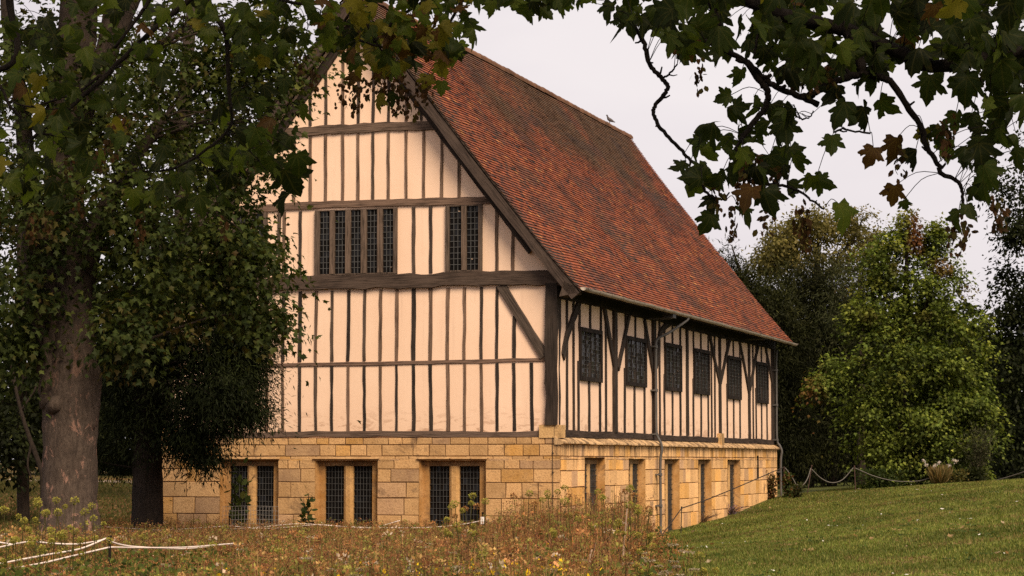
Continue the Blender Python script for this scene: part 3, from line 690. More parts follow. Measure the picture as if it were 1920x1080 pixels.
# --- roof
def roof_surface(s_arr):
    P = smooth_path(np.array([(u, z) for u, z in PROFILE]), 6); d = np.concatenate([[0], np.cumsum(np.linalg.norm(np.diff(P, axis=0), axis=1))])
    u = np.interp(s_arr, d, P[:, 0]); z = np.interp(s_arr, d, P[:, 1]); return u, z, d[-1]
def roof():
    _, _, SL = roof_surface(np.array([0.0])); g = .105; n = int(SL / g); r = np.random.default_rng(2)
    v_a, v_b = -.47, LEN + .02; tw = .165; nt_ = int((v_b - v_a) / tw)
    def slope(mirror):
        Vs, C_ = [], []
        i, j = np.meshgrid(np.arange(n), np.arange(nt_), indexing='ij'); i = i.ravel(); j = j.ravel()
        s0 = i * g; off = (i % 2) * .5 * tw
        va = v_a + j * tw + off - .25 * tw; vb = va + tw - .006
        va = np.clip(va, v_a, v_b); vb = np.clip(vb, v_a, v_b)
        jt = r.normal(size=len(i)); lift = .016 + np.abs(r.normal(size=len(i))) * .004; sk = r.normal(size=len(i)) * .004
        def pt(s, v, h):
            u, z, _ = roof_surface(s); du = .78; dz = -.62   # outward normal is (-.78, .62) in (u, z)
            wv = (vnoise(v, s, 3.1) - .5) * .065 + (vnoise(v + 50, s, 1.1) - .5) * .02 * np.clip(s, 0, 1)
            h = h + wv
            uu = u - .78 * h; zz = z + .62 * h
            if mirror: uu = 2 * UR - uu
            return np.stack([-uu, v, zz - Z0], -1)
        hb = lift + .012; ht = np.full(len(i), .002)
        ln = g * 1.25
        a = pt(s0 - .002 + sk, va, hb); b_ = pt(s0 - .002 - sk, vb, hb); c = pt(np.minimum(s0 + ln, SL), vb, ht); d = pt(np.minimum(s0 + ln, SL), va, ht)
        e = pt(s0 + sk, va, hb - .014); f = pt(s0 - sk, vb, hb - .014)
        V = np.stack([a, b_, c, d, e, f], 1).reshape(-1, 3); k = np.arange(len(i)) * 6
        Q = np.concatenate([np.stack([k, k + 1, k + 2, k + 3], -1), np.stack([k + 4, k + 5, k + 1, k], -1)])
        if mirror: Q = Q[:, ::-1]
        # colours: reds, purples, blackened, a few bright orange; browner and mossy toward the ridge and the verge
        t = i / n; vm = (va + vb) / 2; m = len(i); q = r.random(m)
        cl = np.array([.29, .078, .034]) * np.ones((m, 3))
        cl[q < .38] = (.21, .062, .034); cl[q < .15] = (.12, .05, .038); cl[q < .06] = (.06, .036, .03); cl[q > .91] = (.36, .115, .042); cl[q > .985] = (.50, .21, .07)
        cl *= r.uniform(.75, 1.2, (m, 1))
        pn = vnoise(vm, t * 8, 1.9); moss = np.clip((t + (pn - .5) * .6 - .70) / .22, 0, 1) * .85
        vg = np.clip((.30 + .5 * (pn - .3) - (vm - v_a)) / .35, 0, 1); moss = np.maximum(moss, vg * .85)
        cl = cl * (1 - moss[:, None]) + np.array([.105, .066, .036]) * r.uniform(.6, 1.3, (m, 1)) * moss[:, None]
        bl = np.clip((vnoise(vm * .6 + 30, t * 14, .9) - .62) / .2, 0, 1)[:, None] * .5
        cl = cl * (1 - bl) + np.array([.06, .04, .034]) * bl
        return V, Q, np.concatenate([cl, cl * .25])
    V, Q, c = slope(False); obj('roof_slope', mesh_np('roof_slope', V, [Q], c), M['tiles'], hall)
    V, Q, c = slope(True); obj('roof_slope', mesh_np('roof_slope', V, [Q], c), M['tiles'], hall)
    # boarding under the tiles (seen at eaves and verge)
    b = MB(); P = smooth_path(np.array(PROFILE), 6)
    for mir in (0, 1):
        f = (lambda u: u) if not mir else (lambda u: 2 * UR - u)
        for (u0, z0), (u1, z1) in zip(P[:-1], P[1:]):
            b.add([L(f(u0), -.45, z0 - .02), L(f(u1), -.45, z1 - .02), L(f(u1), LEN, z1 - .02), L(f(u0), LEN, z0 - .02),
                   L(f(u0), -.45, z0 - .07), L(f(u1), -.45, z1 - .07), L(f(u1), LEN, z1 - .07), L(f(u0), LEN, z0 - .07)],
                  [(0, 1, 2, 3), (7, 6, 5, 4), (0, 4, 5, 1), (3, 2, 6, 7)])
    b.build('roof_boarding', M['wood'], hall, color=(.05, .036, .028))
    b = MB(); x = -.47; r2 = np.random.default_rng(8)
    while x < LEN:
        nx = min(LEN + .02, x + .44); a = np.linspace(-1.9, 1.9, 7); V = []
        c = tuple(np.array([.21, .105, .06]) * r2.uniform(.6, 1.15)); dz = r2.normal() * .006
        for v, rad in ((x, .135), (nx + .01, .122)):
            V += [L(UR + rad * math.sin(t), v, ZR - .02 + dz + rad * math.cos(t)) for t in a]
        b.add(V, [(k, k + 1, 8 + k, 7 + k) for k in range(6)] + [tuple(range(7))[::-1]], c); x = nx
    b.build('ridge_tiles', M['tiles'], hall, usecol=True)
roof()

# --- rainwater goods and small fittings
def gutter():
    b = MB(); m = 40; n = 9; vs = np.linspace(-.42, LEN - .02, m); r = np.random.default_rng(3); R_ = .078; V = []
    for v in vs:
        dz = r.normal() * .004 - .0008 * abs(v - 13)
        for k in range(n):
            a = math.pi * (1 + k / (n - 1)); V.append(L(-.69 - R_ * math.cos(a), v, 4.07 + dz + R_ * math.sin(a)))
    b.add(V, [(i * n + k, i * n + k + 1, (i + 1) * n + k + 1, (i + 1) * n + k) for i in range(m - 1) for k in range(n - 1)] + [tuple(range(n))])
    g = b.build('gutter', M['gutter'], hall, True)
    for v in np.arange(-.2, LEN, 1.05):
        b = MB()
        b.add([L(-.69 - (R_ + .012) * math.cos(math.pi * (1 + k / 8)), v + dv, 4.07 + (R_ + .012) * math.sin(math.pi * (1 + k / 8))) for dv in (-.03, .03) for k in range(9)], [(k, k + 1, 9 + k + 1, 9 + k) for k in range(8)])
        b.build('gutter_joint', M['gutter'], g)
    def pipe(v, name, pts):
        b = MB(); P = smooth_path([L(*p) for p in pts], 5); b.tube(P, .038, 8)
        o = b.build(name, M['pipe'], hall, True); c = MB()
        for z in (3.15, 1.95, .75, -.35, -1.2): 
            uu = -.02 if z > .6 else -.13
            c.tube([L(uu, v, z - .04), L(uu, v, z + .04)], .056, 8); c.hbox(uu - .02, uu + .14, v - .1, v + .1, z - .02, z + .02)
        c.build('pipe_collar', M['pipe'], o)
    v = sid(1230, 700, -.02)[0]
    pipe(v, 'downpipe', [(-.69, v + 1.0, 4.0), (-.66, v + .92, 3.9), (-.3, v + .4, 3.55), (-.04, v + .08, 3.35), (-.02, v, 3.0), (-.02, v, 2.0), (-.02, v, 1.0), (-.04, v, .72), (-.15, v, .5), (-.17, v, .3), (-.13, v, 0), (-.13, v, -1), (-.13, v, -2.1)])
    v = LEN - .08
    pipe(v, 'downpipe', [(-.05, v, 3.85), (-.02, v, 3.5), (-.02, v, 3.2), (-.02, v, 2.0), (-.02, v, .8), (-.12, v, .55), (-.19, v, .35), (-.15, v, 0), (-.15, v, -1.3)])
gutter()
for zx, zy in ((690, 292), (1235, 408)):
    v, z = sx(*zoom(zx, zy)); b = MB(); b.hbox(-.62, UP, v - .03, v + .03, z - .03, z + .01)
    lamp = b.build('floodlight', M['pipe'], hall); b = MB(); b.hbox(-.7, -.4, v - .16, v + .16, z - .0, z + .12); b.build('lamp_housing', M['iron'], lamp)

# ================================================================== foliage tools
def leaf_pos(r_which, tms):
    return np.concatenate([np.tile(np.column_stack([tms[k][0][:, 0], tms[k][0][:, 1], 0 * tms[k][0][:, 0]]), (int((r_which == k).sum()), 1)) for k in range(len(tms)) if (r_which == k).any()])
LAST = [None]
def tmpl_big(fold, curl, twist, seed):
    half = [(.05, -.03), (.20, -.12), (.36, -.10), (.40, .02), (.50, .10), (.42, .17), (.37, .20), (.50, .27), (.66, .46), (.58, .50), (.49, .49), (.44, .56), (.34, .50), (.27, .47), (.30, .60), (.27, .66), (.25, .78), (.15, .83), (.10, .92)]
    r = np.random.default_rng(seed)
    pts = [(0, 0)] + half + [(0, 1.04)] + [(-x, y) for x, y in half[::-1]]
    pts = np.array(pts) + r.normal(size=(len(pts), 2)) * .018
    inner = [(0, .12), (.16, .14), (.2, .34), (.1, .52), (0, .62), (-.1, .52), (-.2, .34), (-.16, .14)]
    c = (0, .3); V2 = np.vstack([pts, inner, [c]]); n = len(pts); m = len(inner)
    x, y = V2[:, 0], V2[:, 1]
    z = fold * np.abs(x) + curl * (y - .2) ** 2 + twist * x * y + .05 * np.sin(6 * x + seed) + .04 * np.sin(9 * y + 2 * seed)
    ang_o = np.arctan2(pts[:, 1] - c[1], pts[:, 0] - c[0]); ang_i = np.arctan2(np.array(inner)[:, 1] - c[1], np.array(inner)[:, 0] - c[0])
    near = [int(np.argmin(np.abs((ang_i - a + math.pi) % (2 * math.pi) - math.pi))) for a in ang_o]
    T = []
    for i in range(n):
        j = (i + 1) % n; a, b = near[i], near[j]
        T.append((i, j, n + b))
        if a != b: T.append((i, n + b, n + a))
    for k in range(m): T.append((n + k, n + (k + 1) % m, n + m))
    return np.stack([x, y, z], -1), np.array(T)
BIG = [tmpl_big(-.35, -.35, .1, 1), tmpl_big(.30, -.5, -.25, 2), tmpl_big(-.15, .35, .3, 3), tmpl_big(-.6, -.7, .2, 4), tmpl_big(.12, -.2, -.1, 5), tmpl_big(-.9, -.9, .5, 6), tmpl_big(-1.3, -.4, .8, 7), tmpl_big(.55, -1.0, -.6, 8)]
def _star(fold):
    p = np.array([(0, 0), (.30, -.06), (.28, .14), (.55, .42), (.27, .46), (0, 1), (-.27, .46), (-.55, .42), (-.28, .14), (-.30, -.06), (0, .3)])
    z = fold * np.abs(p[:, 0]) - .25 * p[:, 1] ** 2
    return np.column_stack([p, z]), np.array([(i, (i + 1) % 10, 10) for i in range(10)])
STAR = [_star(-.3), _star(.25)]
_dv = np.array([(0, 0, 0), (.30, .45, -.08), (0, 1, -.12), (-.30, .45, -.08)])
DIA = [(_dv, np.array([(0, 1, 2, 3)]))]
OVAL = [(np.array([(0, 0, 0), (.30, .30, -.06), (.28, .7, -.1), (0, 1, -.15), (-.28, .7, -.1), (-.30, .30, -.06)]), np.array([(0, 1, 2, 3, 4, 5)]))]
NEED = [(np.array([(0, 0, 0), (.10, .4, -.03), (0, 1, -.1), (-.10, .4, -.03)]), np.array([(0, 1, 2, 3)]))]
def unit(a): return a / (np.linalg.norm(a, axis=-1, keepdims=True) + 1e-9)
LVON = [False]
def scatter(tm, P, T, N, S_, C_):
    T = unit(T); N = unit(N - T * (N * T).sum(-1, keepdims=True)); X = np.cross(T, N)
    tv, tf = tm; k = len(tv)
    V = P[:, None] + S_[:, None, None] * (tv[None, :, 0, None] * X[:, None] + tv[None, :, 1, None] * T[:, None] + tv[None, :, 2, None] * N[:, None])
    Fc = (np.arange(len(P))[:, None, None] * k + tf[None]).reshape(-1, tf.shape[1])
    return V.reshape(-1, 3), [Fc], [np.repeat(C_, len(tf), axis=0)]
def scatter_mix(tms, P, T, N, S_, C_, r):
    which = r.integers(0, len(tms), len(P)); parts = []; LAST[0] = which
    for k, tm in enumerate(tms):
        m = which == k
        if m.any(): parts.append(scatter(tm, P[m], T[m], N[m], S_[m], C_[m]))
    return join_np(parts)
def pal(r, n, colours, weights, vary=.25):
    c = np.array(colours, float)[r.choice(len(colours), n, p=np.array(weights) / sum(weights))]
    return c * r.uniform(1 - vary, 1 + vary, (n, 1))
def P3(pts, Y):        # pixel polyline -> world points; a point may carry its own depth
    return [at(p[0], p[1], p[2] if len(p) > 2 else Y) for p in pts]

def tree(name, label, cat, Y, trunk, blobs, ncl, per, csize, lsize, tms, colours, weights, leafmat, barkmat, seed, group=None, shell=.45, limbs=26, flat=.6, limb_r=.05, droop=.25, tone=.35, extra=(), crown_name='crown'):
    """trunk: list of polylines [(px, py, radius_px)]; blobs: (px, py, rx_px, ry_px, dY, depth_m, weight)"""
    r = np.random.default_rng(seed)
    b0 = at(trunk[0][0][0], trunk[0][0][1], Y); base = (b0[0], Y, gz1(b0[0], Y))
    root = empty(name, base, label, cat, group); B = np.array(base)
    tb = MB(); trunk_pts = []
    for k, line in enumerate(trunk):
        pts = np.array([at(p[0], p[1], Y + (p[3] if len(p) > 3 else 0)) for p in line]); rad = np.array([p[2] for p in line]) / F * Y
        if k == 0: pts[0, 2] = base[2] - .25
        n = max(2, len(pts)); Q = smooth_path(pts, 6) - B; R = np.interp(np.linspace(0, 1, len(Q)), np.linspace(0, 1, n), rad)
        tb.tube(Q, R, 18, jit=.022, rng=r, flute=.05 if R[0] > .3 else 0); trunk_pts += [(q, rr) for q, rr in zip(Q, R)]
    # clusters through the crown
    wts = np.array([b[6] for b in blobs], float); wts /= wts.sum(); cen = []
    for i in r.choice(len(blobs), ncl, p=wts):
        px, py, rx, ry, dY, dep, _ = blobs[i]; c = at(px, py, Y + dY); s = (Y + dY) / F
        d = unit(r.normal(size=3)); rad = (shell + (1 - shell) * r.random()) if r.random() < .8 else r.random() * shell
        cen.append(c + d * rad * np.array([rx * s, dep, ry * s]) - B)
    cen = np.array(cen); gmin = gz1(base[0], base[1]) - B[2] + .05
    cen[:, 2] = np.maximum(cen[:, 2], gmin + csize * .4)
    TP = np.array([t[0] for t in trunk_pts]); TR = np.array([t[1] for t in trunk_pts])
    for c in cen[r.permutation(ncl)[:limbs]]:
        d = np.linalg.norm(TP - c, axis=1) + np.where(TP[:, 2] > c[2] - .2, 3.0, 0); j = int(np.argmin(d)); a = TP[j]
        mid = (a + c) / 2 + r.normal(size=3) * .12 * np.linalg.norm(c - a) + np.array([0, 0, .08 * np.linalg.norm(c - a)])
        r0 = min(TR[j] * .55, limb_r * (.6 + .25 * np.linalg.norm(c - a)))
        tb.tube(smooth_path([a, mid, c], 4), np.linspace(r0, r0 * .18, 9), 6, False, jit=.04, rng=r)
    tb.build('trunk', barkmat, root, True)
    n = ncl * per; ci = np.repeat(np.arange(ncl), per)
    off = r.normal(size=(n, 3)) * np.array([csize, csize, csize * flat]) * r.uniform(.6, 1.25, (ncl, 1))[ci]
    P = cen[ci] + off; P[:, 2] = np.maximum(P[:, 2] - droop * (off[:, 0] ** 2 + off[:, 1] ** 2) / (csize + .01), gmin)
    out = unit(off + .25 * (cen[ci] - cen.mean(0)) / (np.abs(cen - cen.mean(0)).max() + .01))
    T = unit(out * .8 + r.normal(size=(n, 3)) * .5 + np.array([0, 0, -.45])); N = unit(np.array([0, 0, .9]) + out * .5 + r.normal(size=(n, 3)) * .45)
    ct = pal(r, ncl, colours, weights, .2)[ci]; lf = pal(r, n, colours, weights, .25)
    C_ = (.62 * ct + .38 * lf) * (1 + tone * np.clip(off[:, 2:3] / (csize * flat + .01), -1.4, 1.6) * .5)  # clump tops painted lighter and undersides darker, as if lit from above
    for fn in extra: C_ = fn(P + B, C_, r)
    S_ = lsize * r.uniform(.65, 1.25, n)
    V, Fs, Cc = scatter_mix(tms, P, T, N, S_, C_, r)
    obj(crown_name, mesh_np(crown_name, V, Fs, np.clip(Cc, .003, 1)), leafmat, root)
    return root

# ================================================================== trees
GREEN = [(.034, .048, .012), (.022, .032, .010), (.058, .074, .017), (.095, .102, .022), (.075, .046, .015)]
# the big sycamore in front of the gable's left corner
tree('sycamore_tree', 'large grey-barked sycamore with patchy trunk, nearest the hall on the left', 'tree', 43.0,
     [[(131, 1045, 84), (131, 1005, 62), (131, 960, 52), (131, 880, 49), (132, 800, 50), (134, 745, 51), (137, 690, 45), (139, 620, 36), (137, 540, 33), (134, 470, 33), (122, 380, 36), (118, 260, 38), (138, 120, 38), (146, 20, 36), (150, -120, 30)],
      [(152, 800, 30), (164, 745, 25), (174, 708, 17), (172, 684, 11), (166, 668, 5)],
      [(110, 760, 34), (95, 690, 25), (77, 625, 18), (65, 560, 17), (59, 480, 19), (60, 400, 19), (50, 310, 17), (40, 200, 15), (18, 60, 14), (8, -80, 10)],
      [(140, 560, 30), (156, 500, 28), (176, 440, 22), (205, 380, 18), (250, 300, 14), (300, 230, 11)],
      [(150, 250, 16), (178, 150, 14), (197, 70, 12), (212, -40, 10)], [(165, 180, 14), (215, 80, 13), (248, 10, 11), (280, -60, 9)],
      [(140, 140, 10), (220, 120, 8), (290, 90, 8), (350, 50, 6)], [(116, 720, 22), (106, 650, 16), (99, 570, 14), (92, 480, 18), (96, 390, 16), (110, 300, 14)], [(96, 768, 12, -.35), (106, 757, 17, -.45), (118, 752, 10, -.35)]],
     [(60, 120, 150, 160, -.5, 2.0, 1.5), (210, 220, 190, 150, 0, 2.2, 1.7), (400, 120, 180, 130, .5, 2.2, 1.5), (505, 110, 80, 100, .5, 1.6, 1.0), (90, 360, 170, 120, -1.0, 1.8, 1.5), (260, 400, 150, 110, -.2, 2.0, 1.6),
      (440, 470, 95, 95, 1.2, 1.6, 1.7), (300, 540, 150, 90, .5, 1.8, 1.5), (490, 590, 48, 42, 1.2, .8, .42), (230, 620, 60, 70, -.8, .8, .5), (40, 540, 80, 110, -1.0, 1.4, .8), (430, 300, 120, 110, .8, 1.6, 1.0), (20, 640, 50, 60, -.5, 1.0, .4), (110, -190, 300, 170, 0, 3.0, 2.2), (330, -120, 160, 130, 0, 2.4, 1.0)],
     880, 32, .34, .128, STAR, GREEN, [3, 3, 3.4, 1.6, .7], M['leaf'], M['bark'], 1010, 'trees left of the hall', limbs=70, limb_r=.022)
tree('yew_tree', 'dark spreading yew with near-black trunk against the stone corner', 'tree', 50.5,
     [[(277, 1000, 32), (277, 900, 27), (276, 800, 25), (272, 700, 24), (280, 560, 18), (300, 430, 10)]],
     [(330, 660, 165, 150, 0, 1.9, 3), (405, 740, 92, 84, -.6, 1.3, 2.8), (435, 610, 84, 100, -.2, 1.4, 2.6), (465, 640, 40, 70, -.3, .8, 1.0), (478, 765, 22, 30, -.4, .5, .25), (385, 850, 26, 26, -.6, .4, .22), (250, 760, 80, 100, 0, 1.7, 1.4), (230, 620, 90, 120, .3, 1.7, 1.6), (360, 815, 60, 46, -.5, .9, .8), (460, 690, 46, 62, -.4, .8, .6), (210, 855, 45, 40, .6, 1.0, .5), (345, 500, 130, 100, .3, 1.6, 1.5)],
     760, 150, .25, .135, NEED, [(.012, .016, .006), (.020, .026, .009), (.036, .044, .013), (.007, .009, .004)], [4, 4, 1.8, 2.4], M['needle'], M['darkbark'], 102, 'trees left of the hall', limbs=50, flat=.75, limb_r=.03, droop=.15)
# trees standing farther off on the left
tree('background_tree', 'tall paler tree seen through the gap behind the sycamore', 'tree', 84.0,
     [[(330, 900, 16), (338, 600, 15), (345, 240, 14), (352, 100, 12), (362, 0, 10), (372, -100, 7)]],
     [(330, 250, 190, 190, 0, 3.2, 3), (430, 120, 150, 110, 1, 3, 2), (220, 150, 130, 120, 0, 3, 2), (470, 300, 110, 140, 2, 3, 1.6), (300, 480, 190, 120, 2, 3, 1.5)],
     300, 30, .55, .24, DIA, [(.055, .065, .02), (.085, .095, .028), (.04, .05, .016), (.12, .11, .035)], [4, 3, 3, 1], M['leaf'], M['bark'], 103, 'trees left of the hall', limbs=40, limb_r=.04)
tree('background_tree', 'dark evergreen thicket left of the sycamore trunk', 'tree', 68.0,
     [[(45, 960, 12), (42, 800, 10), (40, 600, 8), (36, 400, 5)]],
     [(30, 640, 110, 200, 0, 2.4, 2), (-30, 420, 120, 220, 1, 2.5, 1.5), (20, 820, 60, 70, -1, 1.6, 1.2), (90, 760, 60, 90, 1, 1.6, .8)],
     220, 44, .42, .19, DIA, [(.014, .018, .007), (.026, .032, .010), (.05, .055, .015), (.008, .010, .005)], [4, 3, .8, 3], M['leaf'], M['darkbark'], 104, 'trees left of the hall', limbs=24, limb_r=.03)
tree('background_tree', 'dark round-headed tree behind the yew, beyond the path', 'tree', 120.0,
     [[(215, 890, 10), (215, 800, 9), (215, 700, 8)]],
     [(215, 700, 130, 150, 0, 4, 2), (120, 760, 120, 110, 0, 4, 2), (320, 740, 120, 140, 0, 4, 1.5), (40, 740, 130, 150, 2, 4, 1.5), (200, 560, 180, 140, 3, 4, 1.5), (180, 835, 75, 40, -1, 2, .9)],
     300, 44, .95, .5, DIA, [(.012, .015, .007), (.022, .027, .010), (.04, .045, .014)], [4, 3, .8], M['leaf'], M['darkbark'], 105, 'trees left of the hall', limbs=10, limb_r=.05)
def sapling():
    root = empty('bare_sapling', (at(72, 905, 60)[0], 60, gz1(at(72, 905, 60)[0], 60)), 'thin bare leaning sapling stem left of the sycamore trunk', 'sapling')
    B = np.array(root.location); b = MB()
    for line, r0 in (([(84, 900), (66, 850), (48, 800), (34, 750), (22, 690), (8, 620)], .075), ([(60, 830), (52, 870), (60, 900)], .04), ([(40, 770), (70, 720), (78, 660)], .035), ([(28, 720), (6, 690), (-12, 650)], .03)):
        P = smooth_path(np.array(P3(line, 60.0)), 4) - B
        if r0 > .07: P[0, 2] = -.2
        b.tube(P, np.linspace(r0, r0 * .4, len(P)), 7, jit=.04)
    b.build('stem', M['darkbark'], root, True)
sapling()
# right-hand trees
def redden(P, C_, r):
    m = np.clip((vnoise(P[:, 0] * 1.3, P[:, 2] * 1.3 + 40, 1.2) - .66) / .15, 0, 1) * np.clip((P[:, 2] - 4.5) / 3.5, .0, 1)
    m = np.maximum(m, np.clip((P[:, 2] - 8.2) / 1.2, 0, 1) * .55 * (r.random(len(P)) < .7))
    m = np.maximum(m, .75 * np.clip((11.5 - P[:, 0]) / .8, 0, 1) * (r.random(len(P)) < .55))[:, None]
    return C_ * (1 - m) + np.array([.17, .070, .028]) * r.uniform(.7, 1.2, (len(P), 1)) * m
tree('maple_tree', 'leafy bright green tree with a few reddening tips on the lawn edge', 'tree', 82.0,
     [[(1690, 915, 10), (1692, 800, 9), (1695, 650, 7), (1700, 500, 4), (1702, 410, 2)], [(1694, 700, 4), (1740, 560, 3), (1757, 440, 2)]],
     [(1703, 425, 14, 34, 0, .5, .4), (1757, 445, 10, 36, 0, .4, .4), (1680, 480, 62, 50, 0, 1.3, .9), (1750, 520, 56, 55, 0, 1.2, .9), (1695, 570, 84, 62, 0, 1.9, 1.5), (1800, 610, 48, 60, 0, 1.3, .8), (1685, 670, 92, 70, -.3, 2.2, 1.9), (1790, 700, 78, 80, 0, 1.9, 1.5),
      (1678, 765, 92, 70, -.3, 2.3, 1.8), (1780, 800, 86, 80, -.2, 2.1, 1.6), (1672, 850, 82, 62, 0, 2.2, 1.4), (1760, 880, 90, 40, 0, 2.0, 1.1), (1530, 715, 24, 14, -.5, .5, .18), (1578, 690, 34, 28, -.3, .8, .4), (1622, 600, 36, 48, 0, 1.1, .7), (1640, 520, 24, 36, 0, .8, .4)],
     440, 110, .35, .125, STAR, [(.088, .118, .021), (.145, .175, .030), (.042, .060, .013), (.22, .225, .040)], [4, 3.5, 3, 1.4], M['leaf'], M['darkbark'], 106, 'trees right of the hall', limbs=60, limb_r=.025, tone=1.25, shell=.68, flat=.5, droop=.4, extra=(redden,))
tree('conifer_tree', 'dark dense conifer with a pointed tip just behind the roof end', 'tree', 98.0,
     [[(1420, 915, 10), (1420, 700, 8), (1400, 560, 5), (1372, 460, 1)]],
     [(1368, 490, 9, 34, 0, .4, .22), (1390, 530, 22, 36, 0, 1.0, .9), (1440, 580, 55, 70, 0, 2.2, 2.4), (1470, 690, 72, 110, 0, 2.4, 2), (1480, 820, 70, 100, 0, 2.4, 2), (1400, 640, 60, 110, .5, 2, 1.8), (1345, 560, 40, 80, 1, 1.6, .6)],
     520, 110, .38, .24, NEED, [(.018, .020, .007), (.030, .032, .010), (.050, .050, .014), (.008, .009, .004)], [4, 3, 1, 3], M['needle'], M['darkbark'], 107, 'trees right of the hall', limbs=30, flat=.9, tone=.7, limb_r=.03, droop=.4)
tree('conifer_tree', 'dark dense conifer between the pointed one and the reddening green tree', 'tree', 101.0,
     [[(1560, 915, 10), (1560, 700, 8), (1560, 560, 5), (1560, 500, 1)], [(1522, 918, 5), (1524, 860, 4), (1526, 780, 3)], [(1542, 918, 4), (1545, 860, 3), (1548, 780, 3)]],
     [(1500, 530, 50, 48, 0, 1.6, .9), (1560, 540, 55, 48, 0, 1.8, .9), (1530, 620, 85, 80, 0, 2.6, 1.8), (1570, 720, 90, 110, 0, 2.8, 2), (1530, 810, 95, 85, 0, 2.6, 1.8), (1620, 640, 60, 120, 1, 2.2, 1.2)],
     520, 110, .40, .24, NEED, [(.016, .017, .007), (.026, .027, .009), (.044, .044, .013), (.007, .008, .004)], [4, 3, 1, 3], M['needle'], M['darkbark'], 108, 'trees right of the hall', limbs=30, flat=.9, tone=.7, limb_r=.03, droop=.4)
tree('background_tree', 'grey-green feathery tree rising behind the reddening green tree', 'tree', 92.0,
     [[(1615, 915, 8), (1615, 700, 7), (1612, 520, 4)]],
     [(1610, 520, 62, 58, 0, 2.0, 2), (1580, 590, 50, 70, 0, 1.8, 1.4), (1640, 610, 60, 90, 1, 2, 1)],
     130, 60, .40, .18, NEED, [(.05, .055, .022), (.035, .040, .017), (.07, .068, .03)], [4, 3, 1], M['needle'], M['darkbark'], 109, 'trees right of the hall', limbs=20, limb_r=.025)
tree('background_tree', 'distant olive-brown broadleaf with sky showing through its crown', 'tree', 140.0,
     [[(1540, 900, 10), (1538, 700, 9), (1535, 560, 8), (1530, 470, 5)], [(1536, 560, 5), (1480, 480, 3), (1450, 450, 2)], [(1534, 540, 5), (1590, 460, 3), (1610, 430, 2)]],
     [(1530, 418, 62, 26, 0, 4, 1.5), (1470, 448, 50, 36, 0, 3.5, 1.4), (1600, 425, 46, 34, 0, 3.5, 1.2), (1530, 480, 105, 40, 0, 4.5, 1.6), (1440, 490, 34, 26, 0, 2, .7), (1640, 470, 40, 50, 0, 3, .8)],
     300, 50, .48, .24, DIA, [(.13, .11, .035), (.18, .15, .045), (.075, .068, .022), (.22, .17, .055)], [4, 3, 3, 1], M['leaf'], M['darkbark'], 110, 'trees right of the hall', limbs=60, limb_r=.05, shell=.6, flat=.5)
tree('background_tree', 'dark tree at the right edge with loose twigs hanging against the sky', 'tree', 88.0,
     [[(1960, 910, 22), (1965, 700, 20), (1960, 500, 18), (1950, 300, 12), (1940, 100, 8)]],
     [(1930, 560, 66, 50, 0, 1.8, 1.3), (1905, 640, 66, 90, 0, 2.0, 1.8), (1900, 770, 60, 110, 0, 2.0, 1.8), (1905, 870, 60, 45, 0, 1.8, 1), (1925, 420, 42, 70, -1, 1.2, .8), (1885, 350, 44, 44, -1.2, .9, .42), (1905, 440, 22, 40, -1, .6, .3), (1930, 90, 80, 120, 0, 2.5, 1), (1975, 300, 60, 200, 0, 2.5, 1), (1890, 510, 22, 24, 0, .7, .25)],
     430, 44, .40, .19, DIA, [(.014, .018, .008), (.025, .032, .011), (.045, .05, .017), (.008, .010, .005)], [4, 3, 1.2, 2.4], M['leaf'], M['darkbark'], 111, 'trees right of the hall', limbs=50, limb_r=.03, tone=.5)
for px, Y, rx, lab in ((1830, 112, 150, 'black mass of woodland thicket low behind the right edge tree'), (1680, 116, 170, 'black woodland thicket low behind the reddening green tree'), (1490, 118, 130, 'black woodland thicket low behind the hall\'s far corner')):
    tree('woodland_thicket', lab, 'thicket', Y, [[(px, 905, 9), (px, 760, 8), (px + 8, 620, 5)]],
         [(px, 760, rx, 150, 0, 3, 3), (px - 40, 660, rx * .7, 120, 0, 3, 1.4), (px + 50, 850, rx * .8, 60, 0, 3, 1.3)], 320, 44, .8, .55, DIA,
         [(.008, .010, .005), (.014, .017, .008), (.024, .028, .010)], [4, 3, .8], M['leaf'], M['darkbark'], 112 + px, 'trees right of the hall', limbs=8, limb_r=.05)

# ---- shrubs and small plants
def shrub(name, label, cat, px, py0, py1, Y, wpx, n, lsize, tms, colours, weights, seed, mat='leaf', stems=7, group=None, spread=.5):
    r = np.random.default_rng(seed); p = at(px, py0, Y); x = p[0]; zb = gz1(x, Y); root = empty(name, (x, Y, zb), label, cat, group)
    H = at(px, py1, Y)[2] - zb; W = wpx / F * Y; b = MB(); cen = []
    for k in range(stems):
        a = r.uniform(0, 2 * math.pi); d = r.uniform(.2, 1) * W; h = H * r.uniform(.6, 1.0)
        Q = smooth_path([(0, 0, -.1), (d * .35 * math.cos(a), d * .35 * math.sin(a), h * .5), (d * math.cos(a), d * math.sin(a), h)], 6)
        b.tube(Q, np.linspace(.014, .004, len(Q)), 5); cen += [q for q in Q[int(len(Q) * (.12 if spread > .3 else .05)):]]
    b.build('stems', M['darkbark'] if mat != 'dry' else M['post'], root)
    cen = np.array(cen); i = r.integers(0, len(cen), n); off = r.normal(size=(n, 3)) * W * spread * .35; P = cen[i] + off; P[:, 2] = np.clip(P[:, 2], .02, H * 1.03)
    T = unit(off + r.normal(size=(n, 3)) * W * .15 + np.array([0, 0, .1 * W])); N = unit(r.normal(size=(n, 3)) * .6 + np.array([0, -.2, .8]))
    V, Fs, Cc = scatter_mix(tms, P, T, N, lsize * r.uniform(.6, 1.3, n), pal(r, n, colours, weights), r)
    obj('leaves', mesh_np('leaves', V, Fs, Cc), M[mat], root); return root
